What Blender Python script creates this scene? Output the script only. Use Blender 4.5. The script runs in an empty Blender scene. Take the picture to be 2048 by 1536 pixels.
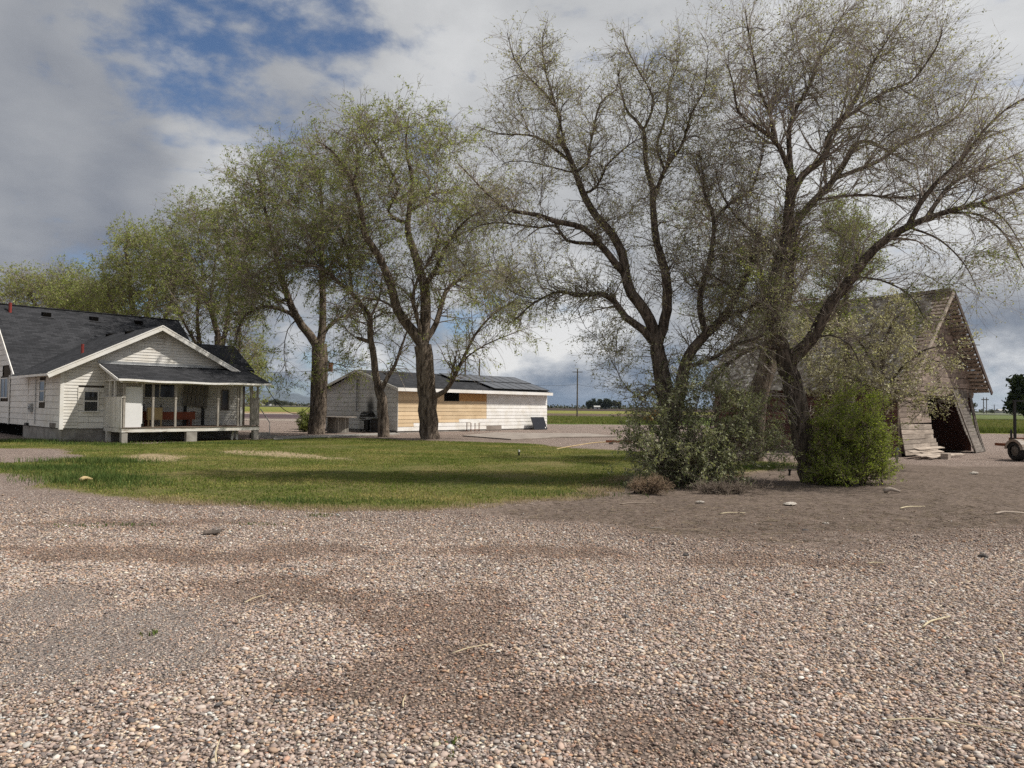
import bpy, math, random
import numpy as np
from math import radians, sin, cos, atan, atan2, sqrt, pi
RNG = np.random.default_rng(11); random.seed(7)
S = bpy.context.scene; COL = S.collection
# ------------------------------------------------------------------ camera
F = 1420.; CX, CY = 1024., 768.; CAMH = 1.75; HY = 813.3; ROLL = 0.0105
_p = atan((HY-CY)/F); _r = atan(ROLL)
_fw = np.array([0, cos(_p), sin(_p)]); _u0 = np.array([0, -sin(_p), cos(_p)]); _x = np.array([1., 0, 0])
CR = _x*cos(_r)+_u0*sin(_r); CU = _u0*cos(_r)-_x*sin(_r); CC = np.array([0, 0, CAMH])
def ray(px, py): return CR*(px-CX)/F+CU*(CY-py)/F+_fw
def G(px, py, z=0.0):
    d = ray(px, py); return CC+d*((z-CAMH)/d[2])
def P(px, py, Y):
    d = ray(px, py); return CC+d*(Y/d[1])
def proj(q):
    d = np.asarray(q)-CC; w = d@_fw
    return CX+F*(d@CR)/w, CY-F*(d@CU)/w
cam = bpy.data.cameras.new("camera"); camo = bpy.data.objects.new("camera", cam); COL.objects.link(camo)
cam.sensor_width = 36; cam.sensor_fit = 'HORIZONTAL'; cam.lens = 36*F/2048; cam.clip_end = 30000; cam.clip_start = 0.05
import mathutils
mw = mathutils.Matrix.Identity(4)
for i in range(3): mw[i][0], mw[i][1], mw[i][2], mw[i][3] = CR[i], CU[i], -_fw[i], CC[i]
camo.matrix_world = mw; S.camera = camo
S.view_settings.view_transform = 'Standard'; S.view_settings.look = 'None'
S.view_settings.exposure = 0.0; S.view_settings.gamma = 1
HAZE = 3e-5
S.cycles.use_denoising = False; S.cycles.max_bounces = 6; S.cycles.transparent_max_bounces = 8
# ------------------------------------------------------------------ sun
SUN_EL, SUN_AZ = radians(53), radians(-1)          # from +X, slightly beyond the camera plane
sd = mathutils.Vector((cos(SUN_EL)*cos(SUN_AZ), cos(SUN_EL)*sin(SUN_AZ), sin(SUN_EL)))
sl = bpy.data.lights.new("sun", 'SUN'); sl.energy = 5.0; sl.angle = radians(0.5); sl.color = (1, .945, .86)
so = bpy.data.objects.new("sun", sl); COL.objects.link(so); so.rotation_euler = sd.to_track_quat('Z', 'Y').to_euler(); so.location = (40, 0, 60)
# ------------------------------------------------------------------ node helpers
class NT:
    def __init__(s, tree): s.t = tree; s.n = tree.nodes; s.l = tree.links
    def node(s, ty, **kw):
        n = s.n.new(ty)
        for k, v in kw.items():
            if k == 'inp':
                for a, b in v.items():
                    if isinstance(b, bpy.types.NodeSocket): s.l.new(b, n.inputs[a])
                    else: n.inputs[a].default_value = b
            else: setattr(n, k, v)
        return n
    def math(s, op, a, b=0.0, c=0.0, clamp=False):
        n = s.n.new('ShaderNodeMath'); n.operation = op; n.use_clamp = clamp
        for i, v in enumerate((a, b, c)):
            if isinstance(v, bpy.types.NodeSocket): s.l.new(v, n.inputs[i])
            else: n.inputs[i].default_value = v
        return n.outputs[0]
    def vm(s, op, a, b=(0, 0, 0), scale=None):
        n = s.n.new('ShaderNodeVectorMath'); n.operation = op
        for i, v in enumerate((a, b)):
            if isinstance(v, bpy.types.NodeSocket): s.l.new(v, n.inputs[i])
            else: n.inputs[i].default_value = v
        if scale is not None:
            if isinstance(scale, bpy.types.NodeSocket): s.l.new(scale, n.inputs['Scale'])
            else: n.inputs['Scale'].default_value = scale
        return n.outputs['Value'] if op in ('DOT_PRODUCT', 'LENGTH', 'DISTANCE') else n.outputs[0]
    def mix(s, f, a, b, blend='MIX'):
        n = s.n.new('ShaderNodeMix'); n.data_type = 'RGBA'; n.blend_type = blend
        for i, v in ((0, f), (6, a), (7, b)):
            if isinstance(v, bpy.types.NodeSocket): s.l.new(v, n.inputs[i])
            else: n.inputs[i].default_value = v if i == 0 else (*v[:3], 1)
        return n.outputs[2]
    def noise(s, vec, scale, detail=4, rough=.55, dist=0.0):
        n = s.node('ShaderNodeTexNoise', inp={'Scale': scale, 'Detail': detail, 'Roughness': rough, 'Distortion': dist})
        if vec is not None: s.l.new(vec, n.inputs['Vector'])
        return n.outputs[0], n.outputs[1]
    def sstep(s, v, a, b, to=(0, 1)):
        n = s.node('ShaderNodeMapRange', interpolation_type='SMOOTHSTEP')
        s.l.new(v, n.inputs[0]); n.inputs[1].default_value = a; n.inputs[2].default_value = b
        n.inputs[3].default_value, n.inputs[4].default_value = to
        return n.outputs[0]
    def ramp(s, v, stops, interp='LINEAR'):
        n = s.n.new('ShaderNodeValToRGB'); s.l.new(v, n.inputs[0]); cr = n.color_ramp; cr.interpolation = interp
        while len(cr.elements) < len(stops): cr.elements.new(.5)
        for e, (p_, c) in zip(cr.elements, stops): e.position = p_; e.color = (*c, 1)
        return n.outputs[0]
# ------------------------------------------------------------------ sky (world)
w = bpy.data.worlds.new("World"); S.world = w; w.use_nodes = True
T = NT(w.node_tree); T.n.clear()
def build_sky():
    out = T.node('ShaderNodeOutputWorld')
    sky = T.node('ShaderNodeTexSky', sky_type='NISHITA', sun_disc=False, sun_elevation=SUN_EL, sun_rotation=pi/2-SUN_AZ, altitude=1400, air_density=1.0, dust_density=.15, ozone_density=4.0)
    bg1 = T.node('ShaderNodeBackground', inp={'Strength': 0.10}); T.l.new(sky.outputs[0], bg1.inputs[0])
    tc = T.node('ShaderNodeTexCoord'); d = T.vm('NORMALIZE', tc.outputs['Generated'])
    sep = T.node('ShaderNodeSeparateXYZ'); T.l.new(d, sep.inputs[0]); z = sep.outputs[2]
    # flattened cloud coordinates: noise stretched along the horizon
    zz = T.math('ADD', T.math('MAXIMUM', z, 0.0), 0.28)
    flat = T.vm('SCALE', d, scale=T.math('DIVIDE', 1.0, zz))
    n0, nc = T.noise(T.vm('MULTIPLY', d, (2.6, 2.6, 5.5)), 1.0, 5, .5)
    dd = T.vm('NORMALIZE', T.vm('ADD', d, T.vm('SCALE', T.vm('SUBTRACT', nc, (.5, .5, .5)), scale=.22)))
    nA, _ = T.noise(flat, 1.7, 7, .56, .25)
    nB, _ = T.noise(T.vm('MULTIPLY', d, (3.0, 3.0, 6.0)), 1.6, 8, .58, .3)
    nC, _ = T.noise(T.vm('MULTIPLY', d, (5.0, 5.0, 10.0)), 2.2, 7, .6, .2)
    def blob(px, py, rad, core=0.0):
        v = ray(px, py); v = v/np.linalg.norm(v)
        dt = T.vm('DOT_PRODUCT', dd, tuple(v))
        return T.sstep(dt, cos(rad/F), cos(core*rad/F))
    bright = T.math('MULTIPLY_ADD', T.math('SUBTRACT', nA, .5), .50, .615)
    bright = T.math('MULTIPLY_ADD', T.math('SUBTRACT', nB, .5), .42, bright)
    for (px, py, rad, amt) in SKYB:
        bright = T.math('MULTIPLY_ADD', blob(px, py, rad), amt, bright)
    # low sky: broken cloud with hard bright edges
    low = T.sstep(z, .22, .05)
    bright = T.math('MULTIPLY_ADD', T.math('MULTIPLY', T.math('SUBTRACT', nC, .5), low), 1.5, bright)
    base = T.sstep(z, .055, -.005)
    bright = T.math('MULTIPLY_ADD', base, -.12, bright)
    col = T.ramp(bright, [(0, (.13, .145, .18)), (.30, (.225, .245, .29)), (.52, (.35, .365, .395)), (.72, (.50, .51, .525)), (1.0, (.76, .765, .77))])
    lowcol = T.ramp(bright, [(0, (.075, .11, .17)), (.34, (.125, .17, .245)), (.56, (.28, .315, .375)), (.78, (.56, .58, .61)), (1.0, (.84, .83, .81))])
    col = T.mix(T.sstep(z, .16, .02), col, lowcol)
    hole = None
    for (px, py, rad, amt) in SKYH:
        b = T.math('MULTIPLY', blob(px, py, rad, .25), amt); hole = b if hole is None else T.math('ADD', hole, b)
    cov = T.math('SUBTRACT', T.math('MULTIPLY_ADD', T.math('ADD', T.math('SUBTRACT', nB, .5), T.math('MULTIPLY', T.math('SUBTRACT', nC, .5), .8)), 2.6, 1.02), hole)
    cov = T.sstep(cov, .05, .95)
    bg2 = T.node('ShaderNodeBackground', inp={'Strength': 1.0}); T.l.new(col, bg2.inputs[0])
    mx = T.node('ShaderNodeMixShader'); T.l.new(cov, mx.inputs[0]); T.l.new(bg1.outputs[0], mx.inputs[1]); T.l.new(bg2.outputs[0], mx.inputs[2])
    T.l.new(mx.outputs[0], out.inputs[0])
SKYB = [(250, 300, 480, -.13), (110, 265, 190, -.12), (60, 450, 170, -.16), (330, 250, 260, .06), (425, 345, 120, .24), (60, 375, 120, .12), (300, 420, 140, -.12), (40, 110, 220, .06), (200, 60, 140, -.06), (610, 220, 180, -.04), (370, 115, 70, .10), (860, 180, 200, .10),
        (760, 60, 180, -.02), (1050, 40, 420, .08), (1500, 60, 520, .10), (1950, 120, 460, .26), (1150, 640, 130, .46), (1060, 690, 120, .22), (700, 690, 120, .30), (980, 660, 90, .25),
        (1180, 785, 220, -.20), (600, 760, 200, -.14), (1985, 700, 150, -.26), (1990, 806, 110, .42), (2000, 480, 260, .10), (1000, 480, 220, .08)]
SKYH = [(520, 0, 180, .50), (430, -30, 150, .40), (650, 95, 110, .50), (690, 150, 100, .28), (290, 95, 110, .28), (485, 120, 70, .24), (900, 590, 90, .45), (860, 200, 120, .38)]
build_sky()
# ------------------------------------------------------------------ mesh helpers
def tag(o, label=None, cat=None, group=None, kind=None):
    for k, v in (('label', label), ('category', cat), ('group', group), ('kind', kind)):
        if v: o[k] = v
    return o
def empty(name, loc, rz=0., label=None, cat=None, group=None):
    o = bpy.data.objects.new(name, None); COL.objects.link(o); o.location = tuple(loc); o.rotation_euler = (0, 0, rz); o.empty_display_size = .2
    return tag(o, label, cat, group)
def link(name, me, mats, parent=None):
    o = bpy.data.objects.new(name, me); COL.objects.link(o)
    for m in (mats if isinstance(mats, (list, tuple)) else [mats]): me.materials.append(m)
    if parent: o.parent = parent
    return o
def fastmesh(name, v, f, smooth=False):
    me = bpy.data.meshes.new(name); v = np.asarray(v, np.float32); f = np.asarray(f, np.int32)
    me.vertices.add(len(v)); me.vertices.foreach_set('co', v.ravel())
    k = f.shape[1]; me.loops.add(f.size); me.loops.foreach_set('vertex_index', f.ravel())
    me.polygons.add(len(f)); me.polygons.foreach_set('loop_start', np.arange(0, f.size, k, dtype=np.int32))
    if smooth: me.polygons.foreach_set('use_smooth', np.ones(len(f), bool))
    me.update(calc_edges=True); return me
class MB:
    def __init__(s): s.v = []; s.f = []; s.m = []
    def add(s, vs, fs, m=0):
        b = len(s.v); s.v += [tuple(map(float, q)) for q in vs]
        for f in fs: s.f.append(tuple(b+i for i in f)); s.m.append(m)
        return s
    def box(s, x0, x1, y0, y1, z0, z1, m=0):
        return s.add([(x0, y0, z0), (x1, y0, z0), (x1, y1, z0), (x0, y1, z0), (x0, y0, z1), (x1, y0, z1), (x1, y1, z1), (x0, y1, z1)],
                     [(3, 2, 1, 0), (4, 5, 6, 7), (0, 1, 5, 4), (1, 2, 6, 5), (2, 3, 7, 6), (3, 0, 4, 7)], m)
    def bar(s, a, b, w, h, up=(0, 0, 1), m=0):
        a, b = np.array(a, float), np.array(b, float); d = b-a; d /= np.linalg.norm(d); up = np.array(up, float)
        x = np.cross(d, up); x /= np.linalg.norm(x); y = np.cross(x, d)
        vs = []
        for q in (a, b):
            for sx, sy in ((-1, -1), (1, -1), (1, 1), (-1, 1)): vs.append(q+x*sx*w/2+y*sy*h/2)
        return s.add(vs, [(3, 2, 1, 0), (4, 5, 6, 7), (0, 1, 5, 4), (1, 2, 6, 5), (2, 3, 7, 6), (3, 0, 4, 7)], m)
    def slab(s, quad, n, m=0):           # quad extruded by vector n
        q = [np.array(p, float) for p in quad]; n = np.array(n, float); k = len(q)
        vs = q+[p+n for p in q]
        return s.add(vs, [tuple(reversed(range(k))), tuple(range(k, 2*k))]+[(i, (i+1) % k, k+(i+1) % k, k+i) for i in range(k)], m)
    def tube(s, path, r, n=8, m=0, cap=True):
        path = [np.array(p, float) for p in path]; r = [r]*len(path) if np.isscalar(r) else r
        vs, fs = [], []; x = None
        for i, p in enumerate(path):
            t = path[min(i+1, len(path)-1)]-path[max(i-1, 0)]; t = t/np.linalg.norm(t)
            if x is None: x = np.cross(t, (0, 0, 1) if abs(t[2]) < .9 else (1, 0, 0))
            x = x-t*(x@t); x = x/np.linalg.norm(x); y = np.cross(t, x)
            for j in range(n): vs.append(p+r[i]*(x*cos(2*pi*j/n)+y*sin(2*pi*j/n)))
        for i in range(len(path)-1):
            for j in range(n): fs.append((i*n+j, i*n+(j+1) % n, (i+1)*n+(j+1) % n, (i+1)*n+j))
        if cap: fs += [tuple(reversed(range(n))), tuple(range((len(path)-1)*n, len(path)*n))]
        return s.add(vs, fs, m)
    def lathe(s, c, prof, n=20, m=0, axis=2):
        vs, fs = [], []; k = len(prof)
        for j in range(n):
            a = 2*pi*j/n
            for r, h in prof:
                q = [r*cos(a), r*sin(a), h]
                if axis == 1: q = [q[0], q[2], q[1]]
                if axis == 0: q = [q[2], q[0], q[1]]
                vs.append((c[0]+q[0], c[1]+q[1], c[2]+q[2]))
        for j in range(n):
            for i in range(k-1): fs.append((j*k+i, ((j+1) % n)*k+i, ((j+1) % n)*k+i+1, j*k+i+1))
        return s.add(vs, fs, m)
    def build(s, name, mats, parent=None, smooth=False, bevel=0):
        me = bpy.data.meshes.new(name); me.from_pydata(s.v, [], s.f)
        me.polygons.foreach_set('material_index', s.m)
        if smooth: me.polygons.foreach_set('use_smooth', [True]*len(s.f))
        me.update(); o = link(name, me, mats, parent)
        if bevel:
            b = o.modifiers.new('bevel', 'BEVEL'); b.width = bevel; b.segments = 2
        return o
# ------------------------------------------------------------------ materials
def newmat(name):
    m = bpy.data.materials.new(name); m.use_nodes = True; t = NT(m.node_tree); t.n.clear()
    out = t.node('ShaderNodeOutputMaterial'); b = t.node('ShaderNodeBsdfPrincipled'); t.l.new(b.outputs[0], out.inputs[0])
    t.bsdf = b; t.out = out; return m, t
def setin(t, name, v):
    if isinstance(v, bpy.types.NodeSocket): t.l.new(v, t.bsdf.inputs[name])
    else: t.bsdf.inputs[name].default_value = v if np.isscalar(v) else (*v[:3], 1)
def simple(name, c1, c2=None, scale=6., rough=.8, bump=0., island=0., stretch=(1, 1, 1), metal=0., detail=6, spec=.3, bscale=None):
    m, t = newmat(name); tc = t.node('ShaderNodeTexCoord'); vec = t.vm('MULTIPLY', tc.outputs['Object'], stretch)
    c2 = c2 or tuple(x*.7 for x in c1); f, _ = t.noise(vec, scale, detail, .6)
    f = t.sstep(f, .3, .7); col = t.mix(f, c1, c2)
    if island:
        g = t.node('ShaderNodeNewGeometry'); k = t.math('MULTIPLY_ADD', g.outputs['Random Per Island'], 2*island, 1-island)
        col = t.vm('SCALE', col, scale=k)
    setin(t, 'Base Color', col); setin(t, 'Roughness', rough); setin(t, 'Metallic', metal); t.bsdf.inputs['Specular IOR Level'].default_value = spec
    if bump:
        h, _ = t.noise(vec, bscale or scale*3, 6, .65); b = t.node('ShaderNodeBump', inp={'Strength': bump, 'Distance': .03}); t.l.new(h, b.inputs['Height']); t.l.new(b.outputs[0], t.bsdf.inputs['Normal'])
    return m
def paint(name, white=(.78, .76, .72), wood=(.30, .25, .20), amount=.35, stretch=(1, 1, 8), scale=2.2, island=.06, rough=.55):
    m, t = newmat(name); tc = t.node('ShaderNodeTexCoord'); v0 = tc.outputs['Object']; vec = t.vm('MULTIPLY', v0, stretch)
    big, _ = t.noise(v0, .55, 3); fine, _ = t.noise(vec, scale, 9, .72)
    k = t.math('ADD', fine, t.math('MULTIPLY', t.math('SUBTRACT', big, .5), .55))
    mask = t.sstep(k, .78-amount*.55, .84-amount*.55)
    dirt, _ = t.noise(v0, 1.6, 6, .65); wcol = t.mix(t.sstep(dirt, .35, .75), white, tuple(x*y for x, y in zip(white, (.84, .81, .75))))
    g = t.node('ShaderNodeNewGeometry'); kk = t.math('MULTIPLY_ADD', g.outputs['Random Per Island'], 2*island, 1-island)
    col = t.vm('SCALE', t.mix(mask, wcol, wood), scale=kk)
    setin(t, 'Base Color', col); setin(t, 'Roughness', rough); t.bsdf.inputs['Specular IOR Level'].default_value = .25
    b = t.node('ShaderNodeBump', inp={'Strength': .25, 'Distance': .01}); t.l.new(k, b.inputs['Height']); t.l.new(b.outputs[0], t.bsdf.inputs['Normal'])
    return m
def shingle(name, sw, c1=(.022, .023, .026), c2=(.046, .047, .052)):
    m, t = newmat(name); tc = t.node('ShaderNodeTexCoord'); sp = t.node('ShaderNodeSeparateXYZ'); t.l.new(tc.outputs['Object'], sp.inputs[0])
    cb = t.node('ShaderNodeCombineXYZ'); t.l.new(sp.outputs[sw], cb.inputs[0]); t.l.new(sp.outputs[2], cb.inputs[1])
    wob, _ = t.noise(tc.outputs['Object'], 1.3, 3)
    t.l.new(t.math('MULTIPLY', wob, .06), cb.inputs[2])
    br = t.node('ShaderNodeTexBrick', offset=.5, offset_frequency=2, inp={'Scale': 1., 'Color1': (*c1, 1), 'Color2': (*c2, 1), 'Mortar': (.012, .012, .013, 1), 'Mortar Size': .006, 'Bias': .1, 'Brick Width': .34, 'Row Height': .078})
    t.l.new(cb.outputs[0], br.inputs['Vector'])
    n, _ = t.noise(tc.outputs['Object'], 60, 3); n2, _ = t.noise(tc.outputs['Object'], .5, 4)
    k = t.math('ADD', t.math('MULTIPLY', n, .9), t.math('MULTIPLY_ADD', n2, .9, .12))
    setin(t, 'Base Color', t.vm('SCALE', br.outputs[0], scale=k)); setin(t, 'Roughness', .92); t.bsdf.inputs['Specular IOR Level'].default_value = .15
    b = t.node('ShaderNodeBump', inp={'Strength': .6, 'Distance': .01}); t.l.new(br.outputs[0], b.inputs['Height']); t.l.new(b.outputs[0], t.bsdf.inputs['Normal'])
    return m
def bark(name, c1, c2, scale=1.0, zs=.22, bump=1.0):
    m, t = newmat(name); tc = t.node('ShaderNodeTexCoord'); v = t.vm('MULTIPLY', tc.outputs['Object'], (1, 1, zs))
    _, nc = t.noise(tc.outputs['Object'], 3*scale, 3); v = t.vm('ADD', v, t.vm('SCALE', nc, scale=.05))
    a, _ = t.noise(v, 9*scale, 8, .68, .6); f = t.sstep(a, .36, .64); b2, _ = t.noise(tc.outputs['Object'], 1.1, 4)
    col = t.mix(f, c2, c1); col = t.vm('SCALE', col, scale=t.math('MULTIPLY_ADD', b2, .9, .55))
    setin(t, 'Base Color', col); setin(t, 'Roughness', .95); t.bsdf.inputs['Specular IOR Level'].default_value = .1
    b = t.node('ShaderNodeBump', inp={'Strength': bump, 'Distance': .07/scale}); t.l.new(a, b.inputs['Height']); t.l.new(b.outputs[0], t.bsdf.inputs['Normal'])
    return m
def leafmat(name, stops, trans=.35, rough=.6, spec=.25):
    m, t = newmat(name); g = t.node('ShaderNodeNewGeometry'); tc = t.node('ShaderNodeTexCoord')
    n, _ = t.noise(tc.outputs['Object'], .8, 3)
    k = t.math('ADD', t.math('MULTIPLY', g.outputs['Random Per Island'], .75), t.math('MULTIPLY', n, .5)); k = t.math('SUBTRACT', k, .12)
    col = t.ramp(k, stops); setin(t, 'Base Color', col); setin(t, 'Roughness', rough); t.bsdf.inputs['Specular IOR Level'].default_value = spec
    tr = t.node('ShaderNodeBsdfTranslucent'); t.l.new(t.vm('MULTIPLY', col, (1.15, 1.2, .7)), tr.inputs[0])
    mx = t.node('ShaderNodeMixShader', inp={0: trans}); t.l.new(t.bsdf.outputs[0], mx.inputs[1]); t.l.new(tr.outputs[0], mx.inputs[2]); t.l.new(mx.outputs[0], t.out.inputs[0])
    return m
M = {}
M['paint'] = paint('white paint', amount=.10); M['worn'] = paint('worn white paint', white=(.75, .73, .69), amount=.33, stretch=(1, 1, 14), scale=1.6)
M['trim'] = paint('white trim', amount=.22, stretch=(3, 3, 3), scale=5, white=(.80, .79, .76))
M['bright'] = paint('bright white board', white=(.86, .85, .83), amount=.0, stretch=(1, 1, 6), island=.05)
M['roof_s'] = shingle('dark shingle', 0); M['roof_t'] = shingle('dark shingle along', 1)
M['concrete'] = simple('concrete', (.36, .34, .31), (.22, .20, .18), 2.5, .9, .4)
M['slab'] = simple('old concrete slab', (.33, .285, .25), (.21, .18, .155), 1.1, .9, .3)
M['glass'] = simple('dark window glass', (.012, .014, .017), (.02, .022, .026), 2, .08, spec=.7)
M['void'] = simple('dark interior', (.012, .011, .010), None, 2, .95, spec=0)
M['frame'] = simple('white window frame', (.74, .73, .70), (.62, .60, .56), 6, .5)
M['greywood'] = simple('weathered grey wood', (.25, .225, .20), (.13, .11, .095), 3, .9, .5, .25, (1, 1, 7))
M['greyvert'] = simple('weathered vertical board', (.29, .27, .24), (.15, .135, .115), 3, .9, .5, .18, (9, 9, 1))
M['tan'] = simple('tan board', (.70, .545, .36), (.62, .47, .30), 1.2, .75, .1, .12, spec=.15)
M['redpipe'] = simple('red pipe', (.30, .045, .035), (.16, .03, .025), 8, .6)
M['black'] = simple('black metal', (.018, .018, .019), (.03, .03, .03), 5, .5)
M['galv'] = simple('galvanised metal', (.45, .46, .47), (.33, .34, .35), 6, .45, 0, 0, (1, 1, 1), .6)
M['orange'] = simple('orange painted wood', (.22, .060, .030), (.15, .042, .024), 3, .7)
M['yellow'] = simple('cream board', (.50, .38, .20), (.44, .33, .17), 3, .75)
M['whitepanel'] = simple('white panel', (.80, .80, .80), (.74, .74, .74), 1.5, .45)
M['rust'] = simple('rusty steel', (.23, .085, .04), (.12, .05, .03), 12, .85, .3)
M['barnred'] = simple('faded red board', (.175, .082, .066), (.10, .058, .049), 2.2, .92, .6, .38, (1, 1, 9))
M['barngrey'] = simple('grey barn board', (.36, .29, .24), (.20, .155, .128), 2.4, .92, .6, .30, (1, 1, 9))
M['barnpale'] = simple('pale barn board', (.48, .41, .345), (.28, .23, .19), 2.4, .92, .5, .25, (1, 1, 9))
M['barndark'] = simple('dark old lath wood', (.115, .086, .074), (.065, .05, .044), 2.4, .92, .5, .3, (1, 9, 1))
M['rubber'] = simple('black rubber', (.016, .016, .016), (.03, .028, .026), 20, .85, .3)
M['gap'] = simple('shadowed board gap', (.10, .085, .07), None, 3, .9, spec=.05)
M['post'] = simple('bare pale post wood', (.40, .37, .325), (.24, .215, .185), 4, .85, .3, .1, (6, 6, 1))
M['deck'] = simple('brown deck boards', (.17, .125, .095), (.10, .075, .06), 3, .85, .3, .2, (1, 6, 6))
M['vpaint'] = paint('white vertical boards', white=(.70, .68, .63), amount=.24, stretch=(14, 14, 1.2), scale=1.6, island=.12)
M['twig_grey'] = simple('pale grey twigs', (.36, .31, .27), (.24, .20, .175), .6, .9, spec=.1)
M['drybrush'] = simple('dry tan stems', (.36, .265, .18), (.22, .16, .115), 3, .9, spec=.1)
M['wire'] = simple('dark cable', (.02, .02, .022), None, 3, .7)
M['pole'] = simple('pole wood', (.16, .13, .11), (.09, .075, .065), 5, .9, .3, 0, (4, 4, 1))
M['soot'] = simple('black grill enamel', (.012, .012, .012), (.022, .02, .02), 5, .5)
M['solar'] = simple('solar glass', (.016, .017, .022), (.020, .021, .028), 2, .16, spec=.5)
# OSB
m, t = newmat('strand board'); tc = t.node('ShaderNodeTexCoord'); vo = t.node('ShaderNodeTexVoronoi', inp={'Scale': 16.}); t.l.new(t.vm('MULTIPLY', tc.outputs['Object'], (1, 1, 2.2)), vo.inputs['Vector'])
sp = t.node('ShaderNodeSeparateColor'); t.l.new(vo.outputs['Color'], sp.inputs[0]); setin(t, 'Base Color', t.ramp(sp.outputs[0], [(0, (.30, .13, .035)), (.5, (.46, .235, .075)), (1, (.56, .33, .13))])); setin(t, 'Roughness', .8); M['osb'] = m
# shed gable grey siding with soot smudge is plain grey-white paint
M['shedgrey'] = paint('grey white siding', white=(.70, .695, .68), wood=(.2, .18, .16), amount=.02, island=.06)
# ------------------------------------------------------------------ ground
def gp(pts): return np.array([G(*q)[:2] for q in pts])
def sdist(X, Y, poly):
    ins = np.zeros(X.shape, bool); dm = np.full(X.shape, 1e9); n = len(poly)
    for i in range(n):
        x0, y0 = poly[i]; x1, y1 = poly[(i+1) % n]
        c = ((y0 > Y) != (y1 > Y)) & (X < (x1-x0)*(Y-y0)/(y1-y0+1e-12)+x0); ins ^= c
        dx, dy = x1-x0, y1-y0; t_ = np.clip(((X-x0)*dx+(Y-y0)*dy)/(dx*dx+dy*dy+1e-12), 0, 1)
        dm = np.minimum(dm, np.hypot(X-x0-t_*dx, Y-y0-t_*dy))
    return np.where(ins, dm, -dm)
LAWN = gp([(-60, 884), (60, 880), (200, 886), (300, 888), (420, 880), (530, 879), (640, 876), (740, 877), (830, 881), (960, 884), (1060, 888), (1140, 897), (1240, 901), (1330, 905), (1350, 935),
           (1330, 952), (1260, 955), (1215, 962), (1190, 978), (1180, 990), (1090, 1000), (900, 1010), (700, 1018), (560, 1010), (380, 1003), (230, 992), (120, 975), (60, 952), (0, 944), (-60, 942)])
LAWN2 = gp([(1440, 925), (1530, 922), (1585, 926), (1560, 938), (1490, 945), (1430, 960)])
BARE1 = gp([(-60, 896), (80, 897), (150, 903), (165, 913), (120, 922), (40, 926), (-60, 926)])
DRY = [gp([(425, 903), (480, 899), (560, 903), (660, 911), (700, 921), (600, 916), (500, 911)]), gp([(240, 912), (300, 909), (380, 912), (360, 921), (270, 925)])]
DIRT = gp([(1185, 985), (1260, 952), (1400, 950), (1480, 935), (1560, 915), (1640, 930), (1760, 925), (1900, 932), (2150, 930), (2150, 1062), (1980, 1070), (1750, 1086), (1550, 1090), (1380, 1082), (1230, 1060), (1060, 1035), (900, 1018), (1090, 1004)])
PACK = gp([(560, 872), (700, 873), (860, 868), (1000, 871), (1100, 884), (960, 886), (820, 884), (700, 878)])
BROWN = [(880, 1235, .8, .16), (700, 1190, 1.3, .12), (1000, 1440, .7, .14), (450, 1105, 2.6, .10), (150, 1100, 1.6, .10), (1050, 1105, 1.8, .08), (1340, 1500, .6, .2), (1180, 1400, .7, .14), (760, 1360, .6, .12), (520, 1175, 1.2, .1), (900, 1310, .5, .1), (1500, 1120, 1.8, .06), (300, 1050, 2.0, .06)]
GREY = [(200, 1285, .95, .75), (430, 1290, .4, .5), (60, 1230, .7, .5)]
def hnoise(x, y, s, seed):
    r = np.random.default_rng(seed); o = np.zeros_like(x)
    for k in range(9):
        a = r.uniform(0, 2*pi); f = s*r.uniform(.6, 2.2); o += np.sin((x*cos(a)+y*sin(a))*f+r.uniform(0, 6.28))/(1+.25*k)
    return o/3.2
def zones(X, Y):
    wx = X+.22*hnoise(X, Y, 2.1, 1)+.10*hnoise(X, Y, 7, 11); wy = Y+.30*hnoise(X, Y, 1.7, 2)+.16*hnoise(X, Y, 6, 12)
    lawn = np.clip(.5+sdist(wx, wy, LAWN)/.9, 0, 1); lawn = np.maximum(lawn, .8*np.clip(.5+sdist(wx, wy, LAWN2)/.8, 0, 1))
    lawn = lawn*(1-np.clip(.5+sdist(wx, wy, BARE1)/.9, 0, 1))
    dry = np.zeros_like(X)
    for q in DRY: dry = np.maximum(dry, np.clip(.55+sdist(wx, wy, q)/1.2, 0, 1))
    dirt = np.maximum(np.clip(.5+sdist(wx, wy, DIRT)/2.6, 0, 1), .55*np.clip(.5+sdist(wx, wy, PACK)/1.1, 0, 1))
    dirt = np.maximum(dirt, .35*np.clip(.5+sdist(wx, wy, BARE1)/.9, 0, 1))
    br = np.zeros_like(X)
    for px, py, rx, ry in BROWN:
        c = G(px, py); br = np.maximum(br, np.exp(-((wx-c[0])/rx)**2-((wy-c[1])/(ry*c[1]/3.5+.25))**2))
    gr = np.zeros_like(X)
    for px, py, rx, ry in GREY:
        c = G(px, py); gr = np.maximum(gr, np.exp(-((wx-c[0])/rx)**2-((wy-c[1])/(ry*c[1]/4+.2))**2))
    rag = .30*hnoise(X, Y, 2.4, 51)+.22*hnoise(X, Y, 7, 52)+.14*hnoise(X, Y, 18, 53)
    br = np.clip((br+rag-.28)*1.7, 0, 1)*(br > .04); gr = np.clip((gr+.6*rag-.22)*1.6, 0, 1)*(gr > .04)
    return lawn, dry, dirt, br, gr
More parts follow.
